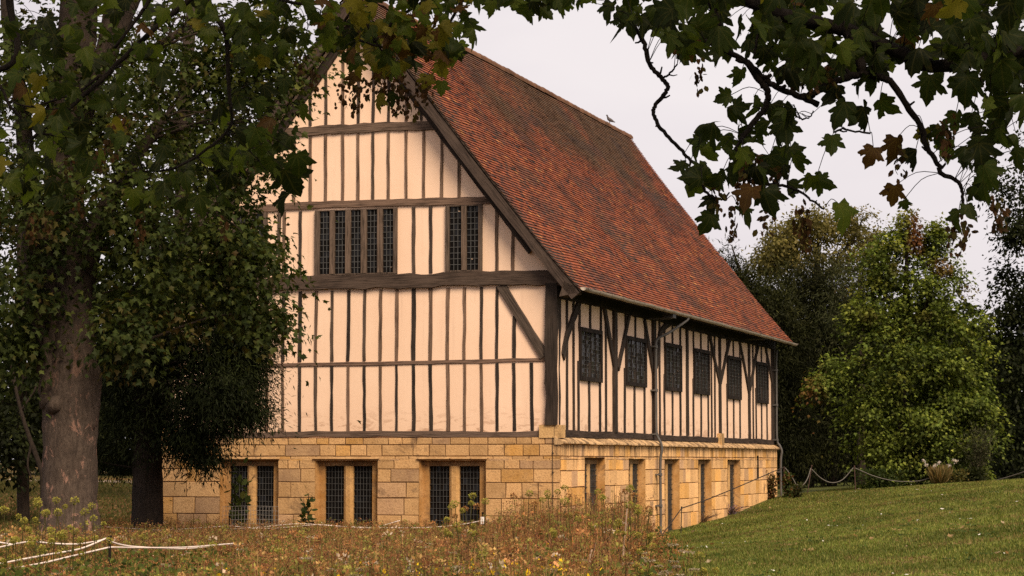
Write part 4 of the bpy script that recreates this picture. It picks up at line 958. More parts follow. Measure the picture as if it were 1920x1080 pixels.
shrub('willow_shrub', 'tall grey-green narrow-leaved shrub at the right foot of the reddening tree', 'shrub', 1835, 915, 800, 79.5, 34, 2600, .13, NEED, [(.06, .06, .03), (.04, .045, .02), (.09, .08, .045)], [3, 3, 1], 1, 'needle', 14)
shrub('low_shrub', 'low green ground shrub at the left foot of the reddening tree', 'shrub', 1660, 916, 885, 80.0, 60, 2200, .12, DIA, [(.03, .045, .012), (.05, .065, .016)], [3, 2], 2, 'leaf', 18)
shrub('low_shrub', 'dark low shrub right beside the white-flowered clump', 'shrub', 1826, 916, 880, 79.0, 26, 1100, .11, DIA, [(.02, .024, .009), (.03, .035, .011)], [3, 2], 3, 'leaf', 10)
shrub('yellowing_shrub', 'small yellowing bush beside the white-flowered clump', 'shrub', 1793, 917, 884, 78.6, 24, 900, .09, DIA, [(.11, .10, .03), (.16, .12, .035), (.06, .065, .02)], [3, 2, 2], 4, 'leaf', 10)
def flower_clump():
    r = np.random.default_rng(6); p = at(1762, 916, 78.5); zb = gz1(p[0], 78.5)
    root = empty('flower_clump', (p[0], 78.5, zb), 'straw-coloured grassy clump with white flower heads on the lawn edge', 'flower clump'); n = 420
    a = r.uniform(0, 6.283, n); h = r.uniform(.3, .72, n); d = r.uniform(.05, .5, n)
    T = np.stack([np.cos(a) * d, np.sin(a) * d, h], -1); P = np.stack([np.cos(a) * .15 * r.random(n), np.sin(a) * .15 * r.random(n), np.zeros(n)], -1)
    V, Fs, Cc = scatter_mix(NEED, P, T, r.normal(size=(n, 3)), h * 1.1, pal(r, n, [(.26, .18, .07), (.16, .14, .05), (.34, .25, .11)], [3, 2, 2]), r)
    obj('leaves', mesh_np('leaves', V, Fs, Cc), M['dry'], root)
    for k in range(9):
        q = np.array([r.uniform(-.55, .75), r.uniform(-.2, .2), r.uniform(.6, .85)]); b = MB(); b.tube([q * np.array([.3, .3, 0]), q * np.array([.8, .8, .6]), q], [.008, .007, .006], 4); st = b.build('flower_stem', M['dry'], root)
        m = 40; V, Fs, Cc = scatter(DIA[0], q + r.normal(size=(m, 3)) * .025, r.normal(size=(m, 3)), r.normal(size=(m, 3)), np.full(m, .05), pal(r, m, [(.75, .68, .62)], [1], .1)); obj('flower_head', mesh_np('flower_head', V, Fs, Cc), M['dry'], st)
flower_clump()
shrub('corner_plant', 'upright leafy plant with orange top by the hall\'s far stone corner', 'plant', 1477, 925, 884, 76.3, 7, 240, .13, OVAL, [(.06, .08, .02), (.035, .05, .014), (.20, .10, .04)], [4, 3, 1.5], 7, 'leaf', 4, spread=.6)
shrub('creeper', 'reddish creeper climbing the far stone corner of the hall', 'climber', 1448, 925, 882, 76.2, 15, 420, .09, OVAL, [(.14, .065, .028), (.10, .075, .025), (.06, .055, .02)], [3, 2, 2], 8, 'leaf', 9)
shrub('bramble_bush', 'low bramble sprawling at the chain barrier\'s leaning post', 'bush', 1492, 926, 908, 75.6, 20, 420, .08, OVAL, [(.045, .052, .018), (.08, .06, .025)], [3, 1], 9, 'leaf', 9)
shrub('young_sapling', 'bright green sapling growing in front of the left stone window', 'sapling', 446, 1000, 862, 51.6, 17, 150, .17, OVAL, [(.085, .11, .028), (.055, .075, .02), (.12, .13, .035)], [3, 3, 1], 10, 'leaf', 5, spread=.9)
shrub('leafy_shrub', 'small dark green leafy shoot between the left and middle stone windows', 'shrub', 575, 1000, 922, 51.4, 11, 130, .14, OVAL, [(.035, .05, .016), (.055, .07, .02)], [3, 2], 11, 'leaf', 5, spread=.9)
shrub('catmint', 'lilac-flowered plants at the foot of the long stone wall', 'plant', 1372, 962, 948, 71.0, 30, 420, .035, DIA, [(.30, .17, .30), (.12, .12, .05), (.38, .24, .36)], [3, 3, 1], 12, 'dry', 22)
shrub('dry_weeds', 'ochre dry weeds at the foot of the long stone wall', 'plant', 1318, 978, 962, 67.5, 40, 520, .05, NEED, [(.40, .22, .07), (.28, .16, .06)], [3, 2], 13, 'dry', 22)

# ================================================================== meadow
def visible_xy(r, n, y0, y1, lo=.245, hi=None):
    y = np.sqrt(r.uniform(y0 ** 2, y1 ** 2, n)) if y1 > y0 else np.full(n, y0)
    x = r.uniform(-1, 1, n) * y * lo; return x, y
def in_hall(x, y, pad=.0):
    d = np.stack([x - C0[0], y - C0[1]], -1); u = d @ UU[:2]; v = d @ VV[:2]
    return (u > -.15 - pad) & (u < W_ + pad) & (v > -.05 - pad)
def meadow_mask(x, y, r):
    e = edge_x(y) + (vnoise(x * 3, y, 1.1) - .5) * .9 + np.abs(r.normal(size=len(x))) * .16
    return (x < e) & ~in_hall(x, y) & ((x > -9.6 + .0 * y) | (y < 45)) & (y < np.where(x > 1.2, 62, 54.5))
def margin(x, y): return (1 - .34 * np.clip((-2.6 - x) / 1.5, 0, 1) * np.clip((35 - y) / 2, 0, 1)) * np.clip((edge_x(y) + .15 - x) / .75 + .30 * vnoise(x * 2, y, .7), .25, 1)
def blades(name, n, seed):
    r = np.random.default_rng(seed); x, y = visible_xy(r, n, 21.5, 62); m = meadow_mask(x, y, r); x, y = x[m], y[m]; n = len(x); z = gz(x, y)
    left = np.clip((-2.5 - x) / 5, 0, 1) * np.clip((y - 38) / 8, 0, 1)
    tall = np.clip((x + .7) / .9, 0, 1) * np.clip((y - 27) / 6, 0, 1) * (r.random(n) < .45)
    h = r.uniform(.22, .66, n) * (1 - .15 * left + .85 * tall * vnoise(x + 3, y, .8)) * (.75 + .5 * vnoise(x, y, 1.7)) * margin(x, y); a = r.uniform(0, 6.283, n); ln = r.uniform(.05, .4, n) * h
    wd = r.uniform(.006, .014, n); dx, dy = np.cos(a), np.sin(a); X = np.stack([-dy, dx, 0 * dx], -1) * wd[:, None] * .5; D = np.stack([dx, dy, 0 * dx], -1)
    B = np.stack([x, y, z - .02], -1); Mi = B + D * (ln * .3)[:, None] + np.array([0, 0, 1]) * (h * .6)[:, None]; Tp = B + D * ln[:, None] + np.array([0, 0, 1]) * h[:, None]
    V = np.stack([B - X, B + X, Mi + X * .8, Mi - X * .8, Tp], 1).reshape(-1, 3); k = np.arange(n) * 5
    rust = np.clip((x + .9) / .9, 0, 1) * np.clip((y - 26) / 5, 0, 1); g = np.clip(vnoise(x + 20, y, 1.6) * 2.1 - .45 + .45 * np.clip((32 - y) / 7, -1, 1) - .2 * rust, 0.06, .92)
    isg = r.random(n) < g
    c = np.where(isg[:, None], pal(r, n, [(.13, .145, .032), (.075, .09, .022), (.22, .21, .05)], [3, 3.4, 1]), pal(r, n, [(.54, .27, .10), (.40, .18, .075), (.60, .38, .17), (.20, .095, .045)], [3, 3, 1.7, 1.5]))
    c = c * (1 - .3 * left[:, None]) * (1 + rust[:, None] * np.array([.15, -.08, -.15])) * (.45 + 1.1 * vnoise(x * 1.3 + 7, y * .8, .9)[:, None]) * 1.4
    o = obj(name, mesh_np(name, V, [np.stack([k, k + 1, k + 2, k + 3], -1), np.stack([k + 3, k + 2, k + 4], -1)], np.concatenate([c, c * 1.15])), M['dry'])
    tag(o, 'tall dry meadow grass in front of the hall', 'grass', kind='stuff')
blades('meadow_grass', 210000, 201)
def florets():
    r = np.random.default_rng(202); n = 66000; x, y = visible_xy(r, n, 21.5, 60); m = meadow_mask(x, y, r); x, y = x[m], y[m]; n = len(x)
    tall = np.clip((x + .7) / .9, 0, 1) * np.clip((y - 27) / 6, 0, 1) * (r.random(n) < .5); z = gz(x, y) + r.uniform(.15, .62, n) * (.75 + .5 * vnoise(x, y, 1.7)) * (1 + .8 * tall * vnoise(x + 3, y, .8)) * margin(x, y)
    C_ = pal(r, n, [(.50, .24, .10), (.58, .34, .14), (.30, .12, .06), (.24, .23, .055), (.11, .12, .03), (.70, .50, .34), (.10, .05, .03)], [3.4, 2.2, 3, 1.6, 3, .5, 2])
    near = np.clip((34 - y) / 8, 0, 1); q = r.random(n); yl = (q < .34 * near * np.clip(vnoise(x + 5, y, 1.3) * 2 - .55, 0, 1.4)); C_[yl] = np.array([.80, .52, .02]) * r.uniform(.8, 1.2, (yl.sum(), 1))
    C_ *= 1.15 * (.65 + .8 * vnoise(x * 1.3 + 7, y * .8, .9)[:, None]); S_ = r.uniform(.02, .06, n) * (.8 + .3 * near) * np.where(r.random(n) < .08, 1.7, 1)
    parts = [tuple([*scatter_mix(DIA + OVAL, np.stack([x, y, z], -1), r.normal(size=(n, 3)), r.normal(size=(n, 3)) + np.array([0, -.5, .5]), S_, C_, r)])]; parts = [(parts[0][0], parts[0][1], [parts[0][2][:len(parts[0][1][0])], parts[0][2][len(parts[0][1][0]):]])]
    k = 5200; hx, hy = visible_xy(r, k, 22, 56); mm = meadow_mask(hx, hy, r); hx, hy = hx[mm], hy[mm]; k = len(hx); q = 14     # rounded seed heads
    hz = gz(hx, hy) + margin(hx, hy) * r.uniform(.34, .72, k) * (.8 + .4 * vnoise(hx, hy, 1.7)) * (1 + .6 * np.clip((hx + .7) / .9, 0, 1) * np.clip((hy - 27) / 6, 0, 1) * r.random(k)); R_ = r.uniform(.026, .066, k)
    d = unit(r.normal(size=(k * q, 3)) + np.array([0, 0, .4])); P2 = np.repeat(np.stack([hx, hy, hz], -1), q, 0) + d * np.repeat(R_, q)[:, None] * np.array([1, 1, .7])
    hc = np.repeat(pal(r, k, [(.58, .37, .14), (.40, .36, .085), (.54, .26, .10), (.32, .14, .06), (.70, .56, .42), (.20, .21, .055)], [2.6, 2.6, 3, 2.4, .7, 2]), q, 0) * (.75 + .45 * np.clip(d[:, 2:3], -1, 1))  # seed heads painted with shaded undersides
    parts.append(scatter(DIA[0], P2, d + r.normal(size=d.shape) * .5, d, np.repeat(R_, q) * .95, hc))
    k = 2600; hx, hy = visible_xy(r, k, 22, 50); mm = meadow_mask(hx, hy, r); hx, hy = hx[mm], hy[mm]; k = len(hx); q = 26     # green leafy weeds
    keep = vnoise(hx + 11, hy * .7, 1.4) > .36; hx, hy = hx[keep], hy[keep]; k = len(hx); P2 = np.repeat(np.stack([hx, hy, gz(hx, hy)], -1), q, 0) + r.normal(size=(k * q, 3)) * np.array([.13, .13, .02]); P2[:, 2] += r.uniform(.05, .56, k * q)
    parts.append(scatter(OVAL[0], P2, r.normal(size=(k * q, 3)) + np.array([0, 0, .4]), r.normal(size=(k * q, 3)) + np.array([0, -.3, .8]), r.uniform(.04, .09, k * q), np.repeat(pal(r, k, [(.10, .13, .03), (.15, .17, .035), (.07, .09, .025)], [3, 2, 2]), q, 0)))
    V, Fs, Cc = join_np(parts)
    o = obj('meadow_weeds', mesh_np('meadow_weeds', V, Fs, Cc), M['dry']); tag(o, 'mixed seed heads, weeds and yellow flowers filling the dry meadow', 'weeds', kind='stuff')
florets()
def stems_tall():
    """thin branched weed stems giving the meadow its twiggy texture"""
    r = np.random.default_rng(203); n = 17000; x, y = visible_xy(r, n, 22, 58); m = meadow_mask(x, y, r); x, y = x[m], y[m]; n = len(x); z = gz(x, y)
    tall = np.clip((x + .7) / .9, 0, 1) * np.clip((y - 27) / 6, 0, 1); h = r.uniform(.4, .85, n) * (1 + .75 * tall * r.random(n)) * margin(x, y)
    parts = []
    for k in range(4):
        a = r.uniform(0, 6.283, n); ln = (0 if k == 0 else 1) * r.uniform(.08, .28, n); s = r.uniform(.35, .7, n) * h if k else np.zeros(n)
        B = np.stack([x, y, z + s], -1); T = np.stack([np.cos(a) * ln, np.sin(a) * ln, (h - s) * (1 if k == 0 else r.uniform(.4, .9, n))], -1)
        L_ = np.linalg.norm(T, axis=1); X = np.stack([-np.sin(a), np.cos(a), 0 * a], -1) * .0055
        V = np.stack([B - X, B + X, B + T + X * .5, B + T - X * .5], 1).reshape(-1, 3); f = np.arange(n)[:, None] * 4 + np.arange(4)[None]
        parts.append((V, [f], [pal(r, n, [(.26, .13, .06), (.14, .075, .04), (.17, .16, .045), (.42, .25, .11)], [3, 3, 2, 2])]))
        m_ = 5; P = np.repeat(B + T, m_, 0) + r.normal(size=(n * m_, 3)) * .018
        parts.append(scatter(DIA[0], P, r.normal(size=(n * m_, 3)), r.normal(size=(n * m_, 3)), r.uniform(.015, .035, n * m_), np.repeat(pal(r, n, [(.26, .11, .055), (.42, .22, .09), (.26, .25, .06), (.10, .055, .035)], [3, 3, 3, 1.5]), m_, 0)))
    V, Fs, Cc = join_np(parts); o = obj('weed_stems', mesh_np('weed_stems', V, Fs, Cc), M['dry']); tag(o, 'branching dry weed stems standing above the meadow grass', 'weeds', kind='stuff')
stems_tall()
# --- wild carrots, each its own plant
KINDS = [('wild carrot with a flat white umbel in the dry meadow', 'white flat wild carrot flowers', [(.52, .43, .33), (.40, .33, .22), (.20, .20, .07)], -.15, .050),
         ('wild carrot with a domed yellow-green seed head in the meadow', 'domed green wild carrot heads', [(.44, .40, .08), (.28, .29, .06), (.58, .46, .13)], .5, .050),
         ('wild carrot with a curled brown nest-like seed head in the meadow', 'brown nest-like wild carrot heads', [(.48, .25, .09), (.28, .13, .06), (.60, .38, .15)], .9, .046)]
def carrot_proto(kind, seed):
    lab, grp, cols, cup, rad = KINDS[kind]; r = np.random.default_rng(seed); H = 1.0
    bend = r.normal(size=2) * .07; b = MB(); Q = smooth_path([(0, 0, -.05), (bend[0] * .3, bend[1] * .3, .5), (bend[0], bend[1], H)], 4); b.tube(Q, np.linspace(.0055, .0035, len(Q)), 5, col=(.10, .09, .03))
    heads = [(Q[-1], 1.0)]
    for k in range(r.integers(1, 4)):
        a = r.uniform(0, 6.283); s = r.uniform(.45, .75); p0 = Q[int(s * (len(Q) - 1))]; p1 = p0 + np.array([math.cos(a) * .14, math.sin(a) * .14, r.uniform(.15, .3)])
        b.tube(smooth_path([p0, (p0 + p1) / 2 + np.array([math.cos(a) * .04, math.sin(a) * .04, -.02]), p1], 3), .003, 4, col=(.10, .09, .03)); heads.append((p1, r.uniform(.55, .85)))
    for k in range(7):    # feathery leaflets low on the stem
        a = r.uniform(0, 6.283); p = Q[int(r.uniform(.1, .6) * (len(Q) - 1))]; t = np.array([math.cos(a), math.sin(a), .5]) * .12; x = np.array([-math.sin(a), math.cos(a), 0]) * .018
        b.add([p, p + t * .5 + x, p + t, p + t * .5 - x], [(0, 1, 2, 3)], (.07, .075, .02))
    st = b.mesh('wild_carrot', False, True); st.materials.append(M['dry']); hm = []
    for (c, s) in heads:
        m = 90; q = np.sqrt(r.random(m)); a = r.uniform(0, 6.283, m); R_ = rad * s; hz = -cup * R_ * (1 - q ** 2) * -1 if kind == 1 else cup * R_ * q ** 2 * 1.2
        P = c + np.stack([np.cos(a) * q * R_, np.sin(a) * q * R_, hz + r.normal(size=m) * .003], -1)
        T = np.stack([np.cos(a), np.sin(a), .3 + 0 * a], -1) + r.normal(size=(m, 3)) * .4; N = np.array([0, 0, 1.0]) + r.normal(size=(m, 3)) * .5
        if kind:
            d = unit(r.normal(size=(m, 3)) + np.array([0, 0, .25])); P = c + d * R_ * np.array([.72, .72, .62]) * r.uniform(.75, 1.05, (m, 1)); T = d + r.normal(size=(m, 3)) * .5; N = np.cross(d, r.normal(size=(m, 3)))
        V, Fs, Cc = scatter(DIA[0], P, T, N, r.uniform(.012, .024, m) * (1 + .2 * s), pal(r, m, cols, [3, 2, 1]) * (1 if not kind else (.8 + .35 * np.clip(d[:, 2:3], -1, 1))))  # rounded heads get paler tops and darker undersides as painted shading
        me = mesh_np('flower_head', V, Fs, Cc); me.materials.append(M['dry']); hm.append(me)
    return st, hm, lab, grp
protos = [carrot_proto(k, 300 + 10 * k + j) for k in range(3) for j in range(3)]
def carrots():
    r = np.random.default_rng(205); spots = []
    def add(px, py, Y, kind, sc=1.0):     # head at that picture point
        p = at(px, py, Y); h = p[2] - gz1(p[0], Y)
        if .25 < h < 1.9: spots.append((p[0], Y, h, kind))
    for px, py in ((67, 939), (78, 945), (117, 938), (138, 939), (183, 949), (17, 956), (85, 962), (98, 961), (73, 962), (42, 976), (36, 977), (107, 995), (96, 1005), (154, 1017), (172, 972), (163, 960), (48, 1022), (62, 1023), (32, 1013), (24, 1046), (128, 997)): add(px, py, r.uniform(27, 34), 1 if py < 1000 else r.choice([1, 2]))
    for px, py in ((1062, 915), (1071, 931), (1046, 922), (1056, 940), (1082, 973), (1115, 922), (1140, 921), (1169, 922), (1190, 930), (1183, 916), (1209, 960), (1208, 955), (1195, 953), (1214, 992), (1174, 947), (1127, 975), (1140, 978), (1082, 1013), (975, 930), (985, 925), (1000, 945), (1020, 938), (1036, 925), (1195, 978), (1130, 933), (1200, 1012), (875, 930), (880, 955), (905, 940), (893, 950), (846, 968), (830, 975), (865, 945), (850, 950)): add(px, py, r.uniform(30, 41), r.choice([1, 1, 2]))
    for px, py in ((1246, 1020), (1283, 1035), (1317, 1042), (1280, 1052), (1248, 1060), (1180, 1045), (1205, 1050), (1240, 1080), (1262, 1072), (1220, 1068), (1210, 1025)): add(px, py, r.uniform(26, 30), r.choice([1, 1, 1, 0]))
    while len(spots) < 290:
        y = r.uniform(23, 44) if r.random() < .75 else r.uniform(23, 30); px = r.uniform(-5, 1260); x = (px - 960) / F * y
        if x > edge_x(y) - .1: continue
        k = r.choice([0, 1, 2], p=[.30, .38, .32]); spots.append((x, y, r.uniform(.42, .72) * (.72 if x < -3 and y < 34 else 1), k))
    for i, (x, y, h, k) in enumerate(spots):
        st, hm, lab, grp = protos[3 * int(k) + i % 3]
        o = bpy.data.objects.new('wild_carrot', st); COL.objects.link(o); o.location = (x, y, gz1(x, y)); o.rotation_euler = (0, 0, r.uniform(0, 6.283)); o.scale = (1.25, 1.25, h)
        tag(o, lab, 'wildflower', grp)
        for me in hm:
            c = bpy.data.objects.new('flower_head', me); COL.objects.link(c); c.parent = o
            # keep heads round although the stem is scaled to height
            z = float(np.mean([v.co.z for v in me.vertices])); s = 1 / h
            c.matrix_local = Matrix.Translation((0, 0, z)) @ Matrix.Diagonal((1, 1, s * 1.22, 1)) @ Matrix.Translation((0, 0, -z))
carrots()
def dead_stalk(label, line, Y, r0):
    P = np.array(P3(line, Y)); b = MB(); B = P[0].copy(); B[2] = gz1(B[0], Y); P[0, 2] = B[2] - .1; Q = smooth_path(P - B, 4)
    b.tube(Q, np.linspace(r0, r0 * .45, len(Q)), 6, jit=.12); q = Q[len(Q) // 2]
    b.tube(smooth_path([q, q + np.array([.05, 0, .16]), q + np.array([.08, 0, .3])], 3), np.linspace(.004, .002, 7), 4)
    o = b.build('dead_stalk', M['stalk'], None, True); o.location = B; tag(o, label, 'dead stalk')
dead_stalk('pale bare dead stalk, the taller one, in front of the hall corner', [(1166, 1100), (1169, 1030), (1172, 1000), (1175, 965), (1177, 940)], 31.0, .017)
dead_stalk('short pale thick dead stalk low in the meadow left of the taller one', [(1108, 1110), (1108, 1075), (1105, 1050), (1110, 1030)], 28.5, .026)
def seed_tuft():
    r = np.random.default_rng(8); c = at(1165, 1072, 28.0); m = 260; zb = gz1(c[0], 28.0); B = np.array([c[0], 28.0, zb])
    b = MB(); b.tube([(0, 0, -.05), (.01, 0, .2), (0, 0, c[2] - zb)], .006, 5); o = b.build('fluffy_seed_head', M['twig'], None); o.location = B; tag(o, 'pinkish brown fluffy seed head at the bottom edge of the meadow', 'seed head')
    P = np.array([0, 0, c[2] - zb]) + r.normal(size=(m, 3)) * np.array([.055, .04, .03]); V, Fs, Cc = scatter(NEED[0], P, r.normal(size=(m, 3)), r.normal(size=(m, 3)), r.uniform(.04, .09, m), pal(r, m, [(.34, .17, .10), (.20, .09, .06), (.5, .3, .2)], [3, 2, 1])); obj('fluff', mesh_np('fluff', V, Fs, Cc), M['dry'], o)
seed_tuft()
# --- mown lawn
def lawn_blades():
    r = np.random.default_rng(206); n = 330000; y = 27 + 62 * r.random(n) ** 1.25; x = r.random(n); x = edge_x(y) - .3 + x * (y * .245 + .5 - edge_x(y) + .3)
    m = ~in_hall(x, y) & (x > edge_x(y) + (vnoise(x * 3, y, 1.1) - .5) * .8 - .3); x, y = x[m], y[m]; n = len(x); z = gz(x, y)
    h = r.uniform(.025, .065, n); a = r.uniform(0, 6.283, n); wd = .007 + .00012 * y; D = np.stack([np.cos(a), np.sin(a), 0 * a], -1); X = np.stack([-D[:, 1], D[:, 0], 0 * a], -1) * wd[:, None]
    B = np.stack([x, y, z - .005], -1); V = np.stack([B - X, B + X, B + D * (h * r.uniform(.1, .7, n))[:, None] + np.array([0, 0, 1]) * h[:, None]], 1).reshape(-1, 3); f = np.arange(n)[:, None] * 3 + np.arange(3)[None]
    p1 = vnoise(x, y, 1.6); p2 = vnoise(x + 9, y * .6, .7); dry = (p2 > .74) & (r.random(n) < .4) | (r.random(n) < .06 + .10 * np.clip((y - 60) / 20, 0, 1))
    c = pal(r, n, [(.125, .155, .029), (.18, .205, .040), (.075, .10, .021), (.27, .245, .068)], [3, 3, 1.2, 1.8]) * (.62 + .75 * p1[:, None]); c[dry] = pal(r, int(dry.sum()), [(.26, .18, .07), (.18, .13, .05)], [1, 1])
    o = obj('lawn_grass', mesh_np('lawn_grass', V, [f], c), M['grass']); tag(o, 'short mown grass of the sloping lawn', 'grass', kind='stuff')
lawn_blades()
def lawn_weeds():
    r = np.random.default_rng(216); k = 240; y = 28 + 55 * r.random(k) ** 1.2; x = edge_x(y) + r.random(k) * (y * .24 - edge_x(y)); m = ~in_hall(x, y); x, y = x[m], y[m]; k = len(x); q = 18
    P = np.repeat(np.stack([x, y, gz(x, y) + .03], -1), q, 0) + r.normal(size=(k * q, 3)) * np.repeat(r.uniform(.05, .16, k), q)[:, None] * np.array([1, 1, 0]) + np.array([0, 0, .02])
    c = np.repeat(pal(r, k, [(.07, .10, .02), (.05, .075, .018), (.24, .17, .07), (.15, .16, .04)], [3, 3, 1.6, 2]), q, 0)
    w_ = r.random(k) < .3; c[np.repeat(w_, q) & (r.random(k * q) < .12)] = (.8, .75, .68)
    V, Fs, Cc = scatter(DIA[0], P, r.normal(size=(k * q, 3)) * np.array([1, 1, .25]) + np.array([0, 0, .25]), r.normal(size=(k * q, 3)) * .4 + np.array([0, -.3, 1]), r.uniform(.03, .075, k * q), c)
    o = obj('lawn_weeds', mesh_np('lawn_weeds', V, Fs, Cc), M['grass']); tag(o, 'small weeds and daisies dotted through the mown lawn', 'weeds', kind='stuff')
lawn_weeds()
def far_grass():
    """rougher leaf-strewn turf under the trees on the left"""
    r = np.random.default_rng(207); n = 60000; y = r.uniform(52, 110, n); x = -y * .245 + r.random(n) * (y * .245 - 8.0); m = ~in_hall(x, y) & (x < -8.0); x, y = x[m], y[m]; n = len(x); z = gz(x, y)
    lit = r.random(n) < .25 + .45 * np.clip((y - 62) / 12, 0, 1) * np.clip((98 - y) / 10, 0, 1); T = np.where(lit[:, None], r.normal(size=(n, 3)) * np.array([1, 1, .15]), r.normal(size=(n, 3)) * .4 + np.array([0, 0, 1])); S_ = np.where(lit, r.uniform(.06, .13, n), r.uniform(.05, .14, n))
    c = np.where(lit[:, None], pal(r, n, [(.20, .10, .045), (.13, .06, .03), (.26, .16, .07)], [2, 2, 1]), pal(r, n, [(.060, .062, .018), (.10, .085, .026)], [2, 1.4]))
    V, Fs, Cc = scatter(DIA[0], np.stack([x, y, z + .01], -1), T, r.normal(size=(n, 3)) * .3 + np.array([0, -.4, .8]), S_, c); o = obj('leaf_litter_grass', mesh_np('leaf_litter_grass', V, Fs, Cc), M['dry']); tag(o, 'rough turf strewn with brown leaves under the left trees', 'grass', kind='stuff')
far_grass()
def fallen():
    r = np.random.default_rng(209); px = [(1444, 954), (1343, 987), (1553, 932), (1580, 935), (1437, 986), (1300, 1000), (1510, 975), (1565, 980), (1592, 974), (1687, 996), (1706, 980), (1785, 1010), (1634, 1014), (1603, 1008), (1770, 972), (1782, 1009), (1815, 985), (1870, 1043), (1300, 1030), (1335, 1024), (1485, 998), (1530, 1000), (1840, 934), (1880, 985), (1420, 966), (1660, 943), (1700, 1030), (1805, 992), (1485, 937), (1600, 925), (1368, 987), (1297, 1033), (1330, 1058), (1707, 1053), (1888, 1042), (1535, 958), (1650, 960), (1740, 945)]
    prot = []
    for k in range(3):
        tv, tf = BIG[(0, 3, 5)[k]]; V = tv.copy(); V[:, 1] -= .4; V[:, 2] = np.abs(V[:, 2]) * .6; prot.append(mesh_np('fallen_leaf', V, [tf], pal(r, len(tf), [[(.46, .30, .15)], [(.30, .15, .06)], [(.55, .42, .27)]][k], [1], .1)))
        prot[-1].materials.append(M['dry'])
    for i, (x_, y_) in enumerate(px):
        d = ray(x_, y_); t = np.linspace(26, 95, 500); Q = d[None] / d[1] * t[:, None]; below = np.nonzero(Q[:, 2] < gz(Q[:, 0], Q[:, 1]))[0]
        if not len(below): continue
        q = Q[below[0]]
        if in_hall(q[:1], q[1:2])[0]: continue
        o = bpy.data.objects.new('fallen_leaf', prot[i % 3]); COL.objects.link(o); o.location = (q[0], q[1], gz1(q[0], q[1]) + .035); o.rotation_euler = (r.normal() * .35, r.normal() * .35, r.uniform(0, 6.28)); s = r.uniform(.05, .095); o.scale = (s, s, s)
        tag(o, ['tan curled fallen leaf lying on the lawn', 'rust-brown fallen leaf lying on the lawn', 'pale bleached fallen leaf lying on the lawn'][i % 3], 'fallen leaf', ['tan fallen leaves on the lawn', 'rust-brown fallen leaves on the lawn', 'pale fallen leaves on the lawn'][i % 3])
fallen()

# ================================================================== ropes and fences
def rope_thing(name, label, cat, Y, posts, ropes, rr, ropemat, postmat, pr, extra=None):
    x0 = at(posts[0][0], posts[0][1], posts[0][3] if len(posts[0]) > 3 else Y); root = empty(name, (x0[0], x0[1], gz1(x0[0], x0[1])), label, cat); B = np.array(root.location)
    for p in posts:
        Yp = p[3] if len(p) > 3 else Y; t = at(p[0], p[1], Yp); g = np.array([t[0] + (p[2] / F * Yp), Yp, gz1(t[0], Yp) - .15]); b = MB(); b.tube(np.linspace(g, t, 4) - B, [pr * 1.1, pr, pr, pr * .95], 7); b.tube([t - B + (0, 0, -.03), t - B + (0, 0, .02)], pr * 1.6, 7); b.build('post', M[postmat], root)
    for line in ropes:
        Q = smooth_path(P3(line, Y), 8) - B; b = MB(); b.tube(Q, rr, 6, jit=.05); b.build('rope', M[ropemat], root, True)
    return root
rope_thing('rope_fence', 'white cord strung from a low dark stake across the meadow, bottom left', 'rope fence', 31.0, [(206, 1007, 0)],
           [[(-30, 1076, 28), (0, 1070, 28.5), (83, 1055, 29.5), (150, 1039, 30.4), (206, 1026, 31)], [(207, 1026, 31), (267, 1027, 32.5), (350, 1026, 34), (440, 1019, 36)], [(-30, 1066, 29), (0, 1057, 29.2), (89, 1040, 30), (150, 1029, 30.6), (200, 1009, 31)],
            [(-30, 1034, 31.5), (0, 1026, 31.5), (53, 1016, 31.4), (100, 1019, 31.2), (147, 1020, 31.1), (195, 1012, 31)], [(-30, 1010, 32), (0, 1017, 32), (20, 1020, 31.9)], [(200, 1013, 31), (230, 1022, 31.8), (267, 1026, 32.6), (340, 1029, 34), (400, 1024, 35.2)]], .0125, 'cord', 'twig', .020)
rope_thing('wire_fence', 'thin white twine fence along the foot of the gable', 'wire fence', 50.0, [(120, 975, 0), (430, 968, 0), (640, 966, 0), (905, 962, 0)],
           [[(120, 984), (200, 988), (267, 992), (320, 993), (430, 986)], [(430, 986), (480, 989), (560, 982), (640, 987), (720, 989.5), (800, 989), (860, 984), (905, 976)], [(430, 992), (520, 990), (600, 984), (690, 990), (750, 976)], [(120, 996), (220, 996), (330, 995)]], .009, 'cord', 'dark', .014)
def mesh_fence():
    b = MB(); Y = 50.6; x0, x1 = at(418, 960, Y)[0], at(522, 960, Y)[0]; zt, zb = at(470, 950, Y)[2], at(470, 1000, Y)[2]
    for k in range(19):
        x = x0 + (x1 - x0) * k / 18; b.tube([(x, Y, zb), (x, Y, zt + .02 * math.sin(k))], .0035, 4)
    for k in range(7):
        z = zb + (zt - zb) * k / 6; b.tube([(x0, Y, z), ((x0 + x1) / 2, Y, z + .02), (x1, Y, z)], .0035, 4)
    o = b.build('wire_mesh', M['wire']); tag(o, 'sagging square wire mesh panel before the left stone window', 'wire mesh')
mesh_fence()
def white_tag():
    b = MB(); c = at(905, 976, 49.9); h, w_ = .08, .04
    b.add([(-w_, 0, -h), (w_, .004, -h), (w_ * .9, .006, h), (-w_ * 1.1, -.004, h), (-w_, .012, -h), (w_, .016, -h), (w_ * .9, .018, h), (-w_ * 1.1, .008, h)], [(0, 1, 2, 3), (7, 6, 5, 4), (0, 4, 5, 1), (1, 5, 6, 2), (2, 6, 7, 3), (3, 7, 4, 0)])
    o = b.build('fence_tag', M['white']); o.location = c; tag(o, 'small white plastic tag hanging on the twine fence', 'tag')
white_tag()
va, vb = sid(1278, 955, -.9)[0], sid(1470, 900, -.9)[0]
ya = (C0 + VV * va - UU * .9)[1]; yb = (C0 + VV * (LEN + .4) - UU * .5)[1]
